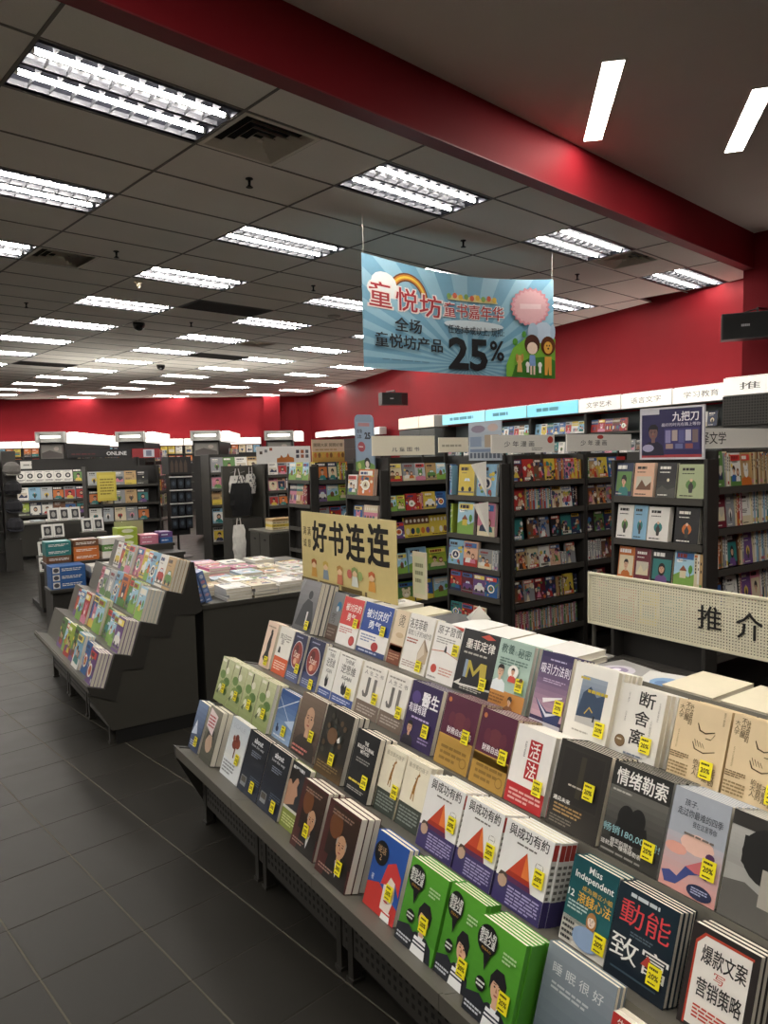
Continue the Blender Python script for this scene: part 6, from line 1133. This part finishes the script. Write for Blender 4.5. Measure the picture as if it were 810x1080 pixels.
# magazine rack and panel with hanging bags
far_rack('tall rack of magazines right of the card spinner', (4.35, 11.2), -.1, .95, [(1.48, [m_('grey', 'novel'), m_('green'), m_('white', 'novel'), m_('tan')]), (1.22, [m_('grey'), m_('silver'), m_('white'), m_('azure')]), (.96, [m_('tan', 'novel'), m_('tan', 'novel'), m_('cream', 'novel'), m_('grey')]), (.66, [m_('azure'), m_('silver'), m_('navy'), m_('white')]), (.36, [m_('white'), m_('red'), m_('grey'), m_('cream')])], 'of the magazine rack', 'magazines right of the card spinner', 1.78)
t = thing('bag_rack', 'dark panel with hooks carrying bags, behind the second island', 'rack', T(4.06, 9.9, 0))
q = MB(); q.box((0, .04, 0), (.5, .1, 1.6), SH); q.box((.46, -.3, 0), (.5, .04, 1.6), SH); q.build('panel', t)
for x, z in ((.12, 1.5), (.28, 1.5), (.4, 1.5), (.3, .98)): q = MB(); q.cyl((x, .04, z), (x, -.09, z+.02), .005, .005, mat('#8d8d8d', .3, .8), 6); q.build('hook', t)
q = MB(); q.box((-.02, -.3, .0), (.44, .03, .86), SHD); q.build('low_cabinet', t)
q = MB(); q.cyl((.04, -.299, .835), (.04, -.4, .855), .005, .005, mat('#8d8d8d', .3, .8), 6); q.build('hook', t)
def bag(x, y, z, w, h, col, lab, spk=None, handle=True):
    q = MB(); n = 8; m = mat(col, .85, 0, .15, 25)
    V = []; rows = 6
    for r in range(rows+1):
        f = r/rows; ww = w*(.62+.38*math.sin(math.pi*min(1, .15+.7*(1-f)))); dd = .07*(.4+.6*math.sin(math.pi*(.1+.8*(1-f))))
        for k in range(n): a = 2*math.pi*k/n; V.append((ww/2*math.cos(a)+.012*math.sin(3*r+k), dd*math.sin(a), h*f))
    F = [(r*n+k, r*n+(k+1) % n, (r+1)*n+(k+1) % n, (r+1)*n+k) for r in range(rows) for k in range(n)]+[tuple(range(n-1, -1, -1)), tuple(range(rows*n, rows*n+n))]
    q.add(V, F, m); o = q.build('bag', None, T(x, y, z)); tag(o, lab, 'bag')
    if spk:
        q = MB(); g = random.Random(3)
        for k in range(34):
            f = g.random(); u = g.uniform(-.32, .32); q.add([(u*w+dx, -.073-.002, h*f*.9+.02+dz) for dx, dz in ((-.01, 0), (0, -.012), (.011, 0), (0, .012))], [(0, 1, 2, 3)], ink(spk))
        q.build('spotted_print', o)
    if handle:
        q = MB()
        for sx in (-1, 1): q.cyl((sx*w*.16, 0, h*.98), (sx*.02, .0, h+.1), .006, .006, m, 6)
        q.build('handle', o)
bag(4.22, 9.8, 1.12, .26, .34, '#cfccc6', 'white bag with dark speckles hanging on the dark panel', '#35343a')
bag(4.41, 9.76, 1.2, .16, .28, '#c9c6c0', 'smaller speckled white bag at the right of the dark panel', '#4a4a52')
bag(4.2, 9.64, .9, .34, .46, '#0d0d0f', 'large black bag hanging in front of the speckled bags')
bag(4.1, 9.525, .28, .2, .5, '#dedbd4', 'long white drawstring bag hanging low on the dark panel')
# counter with cream boxes
t = thing('service_counter', 'dark grey counter cabinet between the second island and the racks', 'counter', T(3.9, 8.1, 0))
q = MB(); q.bev((-.015, -.015, .775), (1.3, .62, .8), .003, SHL); q.build('countertop', t)
q = MB(); q.box((0, 0, .07), (1.28, .6, .774), SH); q.build('carcass', t)
for x0, x1 in ((.006, .42), (.43, .85), (.86, 1.274)): q = MB(); q.box((x0, -.012, .09), (x1, -.0005, .765), SH); q.build('door', t)
for y0, y1 in ((.02, .29), (.31, .58)): q = MB(); q.box((-.012, y0, .09), (-.0005, y1, .765), SH); q.box((-.014, y0+.1, .68), (-.0121, y0+.16, .7), KICK); q.build('door', t)
q = MB(); q.box((.04, .04, 0), (1.24, .56, .07), KICK); q.build('plinth', t)
for j in range(2):
    for k in range(4): boxed(4.02+.3*j, 8.3, .8005+k*.035, .28, .2, .034, ['cream', 'yellow', 'cream', 'tan'][k], f'{["cream","yellow","pale cream","tan"][k]} flat box in the {["left","right"][j]} pile on the dark counter', 'flat boxes on the dark counter', D(LN(.05, .2, .95, .8, 1, '#8a7a4a', k)), 'flat_box')
# racks with the white picture board
far_rack('dark rack under the white picture board, behind the counter', (4.6, 9.62), 0, 1.0, [(1.45, [m_('white', 'novel', .15, .17), m_('grey', 'photo', .15, .17), m_('silver', 'novel', .15, .17), m_('cream', 'set', .2, .17), m_('azure', 'set', .18, .17)]), (1.22, [m_('pink', 'photo', .14, .18), m_('peach', 'photo', .13, .18), m_('navy', 'photo', .15, .18), m_('blue', 'photo', .15, .18), m_('navy', 'set', .15, .18), m_('blue', 'novel', .14, .18)]), (1.0, [m_('grey', 'photo', .15, .17), m_('black', 'photo', .15, .17), m_('silver', 'set', .2, .17), m_('grey', 'set', .2, .17), m_('white', 'novel', .16, .17)])], 'of the rack behind the counter', 'packs behind the counter', 1.62, kind='gift_pack', cat='pack')
board(4.5, 5.38, 9.72, 1.62, 1.87, '#d3d1ce', D(Q('#a8642c', (.36, .06), (.36, .3), (.42, .34), (.44, .5), (.48, .34), (.54, .38), (.57, .6), (.6, .38), (.66, .34), (.68, .3), (.68, .06)), *[R(.05+.09*k, .55+.1*(k % 3), .1+.09*k, .72+.1*(k % 3), ['#4a3a32', '#6a6a6e', '#8a4a34'][k % 3]) for k in range(3)], *[R(.72+.09*(k % 3), .3+.28*(k//3), .78+.09*(k % 3), .5+.28*(k//3), ['#3d3a44', '#9a5a3a', '#54545c'][k % 3]) for k in range(6)]), 'white picture board with orange and dark shapes above the counter rack', 'poster')
# ------------------------------------------------------------------ shelf towers with lit heads toward the back wall
aT = math.radians(-30); 
TW = [(2.62, 15.75, .53, 3.1, 'first', True), (4.1, 15.6, .56, 1.5, 'second', False), (5.5, 15.1, .6, 1.9, 'third', True), (7.2, 15.1, .64, .8, 'fourth', True)]
for x, y, w_, L, nm, pic in TW:
    t = thing('shelf_tower', f'dark shelf tower with a lit head, {nm} from left along the back', 'bookshelf', T(x, y, 0) @ RZ(aT), 'shelf towers toward the back wall')
    q = MB(); q.box((.02, .02, .1), (w_-.02, L, 2.1), RKB); q.build('carcass', t)
    q = MB(); q.box((0, -.12, 2.1), (w_, .06, 2.13), mat('#a9a8a4', .4)); q.box((0, -.12, 2.28), (w_, .06, 2.31), mat('#a9a8a4', .4)); q.box((0, -.119, 2.13), (.03, .06, 2.28), mat('#a9a8a4', .4)); q.box((w_-.03, -.119, 2.13), (w_, .06, 2.28), mat('#a9a8a4', .4)); q.box((.03, .03, 2.13), (w_-.03, .06, 2.28), mat('#8a8984', .4)); q.build('head_box', t)
    q = MB(); q.cyl((.08, -.05, 2.21), (w_-.08, -.05, 2.21), .022, .022, mat('#fbf8f0', .4, 0, 0, 40, 3.), 10); q.build('tube_light', t)
    if pic: q = MB(); q.box((.05, .0, 1.78), (w_-.05, .019, 2.06), ink('#6d6a66')); art(q, D(R(.05, .08, .95, .92, '#8d8a84'), Q('#5a5452', (.05, .08), (.05, .4), (.4, .6), (.95, .35), (.95, .08)), El(.7, .7, .12, .14, '#b9aca4', 10)), w_-.1, .28, T(.05, 0, 1.78)); q.build('picture_panel', t)
    for k in range(5): q = MB(); q.box((w_-.019, .1, .4+.32*k), (w_+.2, L, .42+.32*k), RKL); q.build('shelf', t)
    nS = max(1, int(L/.62))
    for k in range(nS):
        ya, yb = .08+k*(L-.08)/nS, .08+(k+1)*(L-.08)/nS-.02
        q = MB(); q.box((w_-.0, ya, 2.08), (w_+.21, yb, 2.29), mat('#f4f1ea', .4, 0, 0, 40, .42)); q.build('side_header', t)
        q = MB(); q.box((w_+.03, ya+.02, 2.29), (w_+.19, yb-.02, 2.294), mat('#f7f3ea', .4, 0, 0, 40, 9.)); q.build('top_diffuser', t)
    g = random.Random(int(x*10))
    for k in range(4):
        for j in range(int((L-.2)/.24)):
            cn = g.choice(['white', 'azure', 'cream', 'grey', 'red', 'lime', 'navy', 'pink', 'yellow'])
            M = t.matrix_world @ basis((0, 1, 0), (-1, 0, 0), (0, 0, 1), (w_+.17, .14+.24*j, .7+.0+.32*(k+.065)))
            o = place(gen_book('photo' if (j+k) % 2 else 'novel', cn, .2, .25, .014, (j+k) % 4), 'magazine', None, M)
            tag(o, f'{cn} magazine, {ORD[j]} along the {["lowest","second","third","highest"][k]} side shelf of the {nm} lit tower', 'magazine', 'magazines on the lit shelf towers')
# lit band along the back wall
P3 = Vector((*WR[3], 0)); d3 = (Vector((*WR[4], 0))-P3).normalized(); n3 = Vector((d3.y, -d3.x, 0)); a3 = math.atan2(-d3.y, -d3.x)
if n3.dot(Vector((0, 0, 0))-P3) > 0: n3 = -n3
for i in range(7):
    a, b = 1.3+1.3*i, 2.58+1.3*i; p = P3+d3*b-n3*.36
    light_box(T(p.x, p.y, 2.2) @ RZ(a3), b-a, .22, .25, '', '#f6f2ea', .6, f'backlit white header on the back wall shelving, {ORD[i]} from the right corner', up=2.2)
    q = MB(); L = b-a; q.box((0, .1, 0), (L, .34, 2.18), RKB)
    for k in range(6): q.box((.0, .0, .3+.32*k), (L, .099, .32+.32*k), RKL)
    tag(q.build('wall_cabinet', None, T(p.x, p.y, 0) @ RZ(a3)), f'dark shelving on the back wall under a lit header, {ORD[i]} from the right corner', 'bookshelf', 'back wall shelving')
    g = random.Random(60+i)
    for k in (4, 5):
        for j in range(5):
            cn = g.choice(['white', 'azure', 'yellow', 'grey', 'red', 'cream', 'navy', 'orange']); pp = p+Vector((math.cos(a3), math.sin(a3), 0))*(.04+.245*j)
            o = place(gen_book('novel', cn, .21, .25, .014, j % 4), 'magazine', None, lean_M(a3, pp.x-math.sin(a3)*.02, pp.y+math.cos(a3)*.02, .325+.32*k, 6))
            tag(o, f'{cn} magazine, {ORD[j]} from left, {["upper","top"][k-4]} shelf of {ORD[i]} back wall bay', 'magazine', 'magazines on the back wall shelving')

# unseen slot lights added to light the foreground books, beside and behind the photographer
for i, (x, y) in enumerate(((-.7, 1.9), (-2.0, 1.3), (-3.3, 1.0), (.5, .8), (-.8, .3), (-2.1, -.2), (.6, -.8), (-.7, -1.3), (1.9, -1.0), (3.2, -1.6), (1.8, .3), (3.1, -.2))):
    t = thing('slot_light', f'added long slot light of the front ceiling, out of view, {ORD[i]} of twelve', 'ceiling light', T(x, y, ZU) @ RZ(math.radians(45)), 'slot lights in the upper ceiling')
    q = MB(); q.box((.012, -.068, -.004), (1.24, .068, -.002), SL); q.build('diffuser', t)
    q = MB()
    for x0, y0, x1, y1 in ((0, -.085, 1.252, -.07), (0, .07, 1.252, .085), (0, -.07, .012, .07), (1.24, -.07, 1.252, .07)): q.box((x0, y0, -.006), (x1, y1, 0), mat('#d6d2ca', .5))
    q.build('light_frame', t)
#@@END
SC.view_settings.view_transform = 'Standard'; SC.view_settings.look = 'None'; SC.view_settings.gamma = 1; SC.view_settings.use_curve_mapping = False
SC.view_settings.exposure = .9
w = bpy.data.worlds.new('world'); SC.world = w; w.use_nodes = True
w.node_tree.nodes['Background'].inputs[0].default_value = (.05, .05, .05, 1); w.node_tree.nodes['Background'].inputs[1].default_value = .1
SC.cycles.use_denoising = True; SC.cycles.max_bounces = 10; SC.cycles.diffuse_bounces = 8; SC.cycles.sample_clamp_indirect = 6
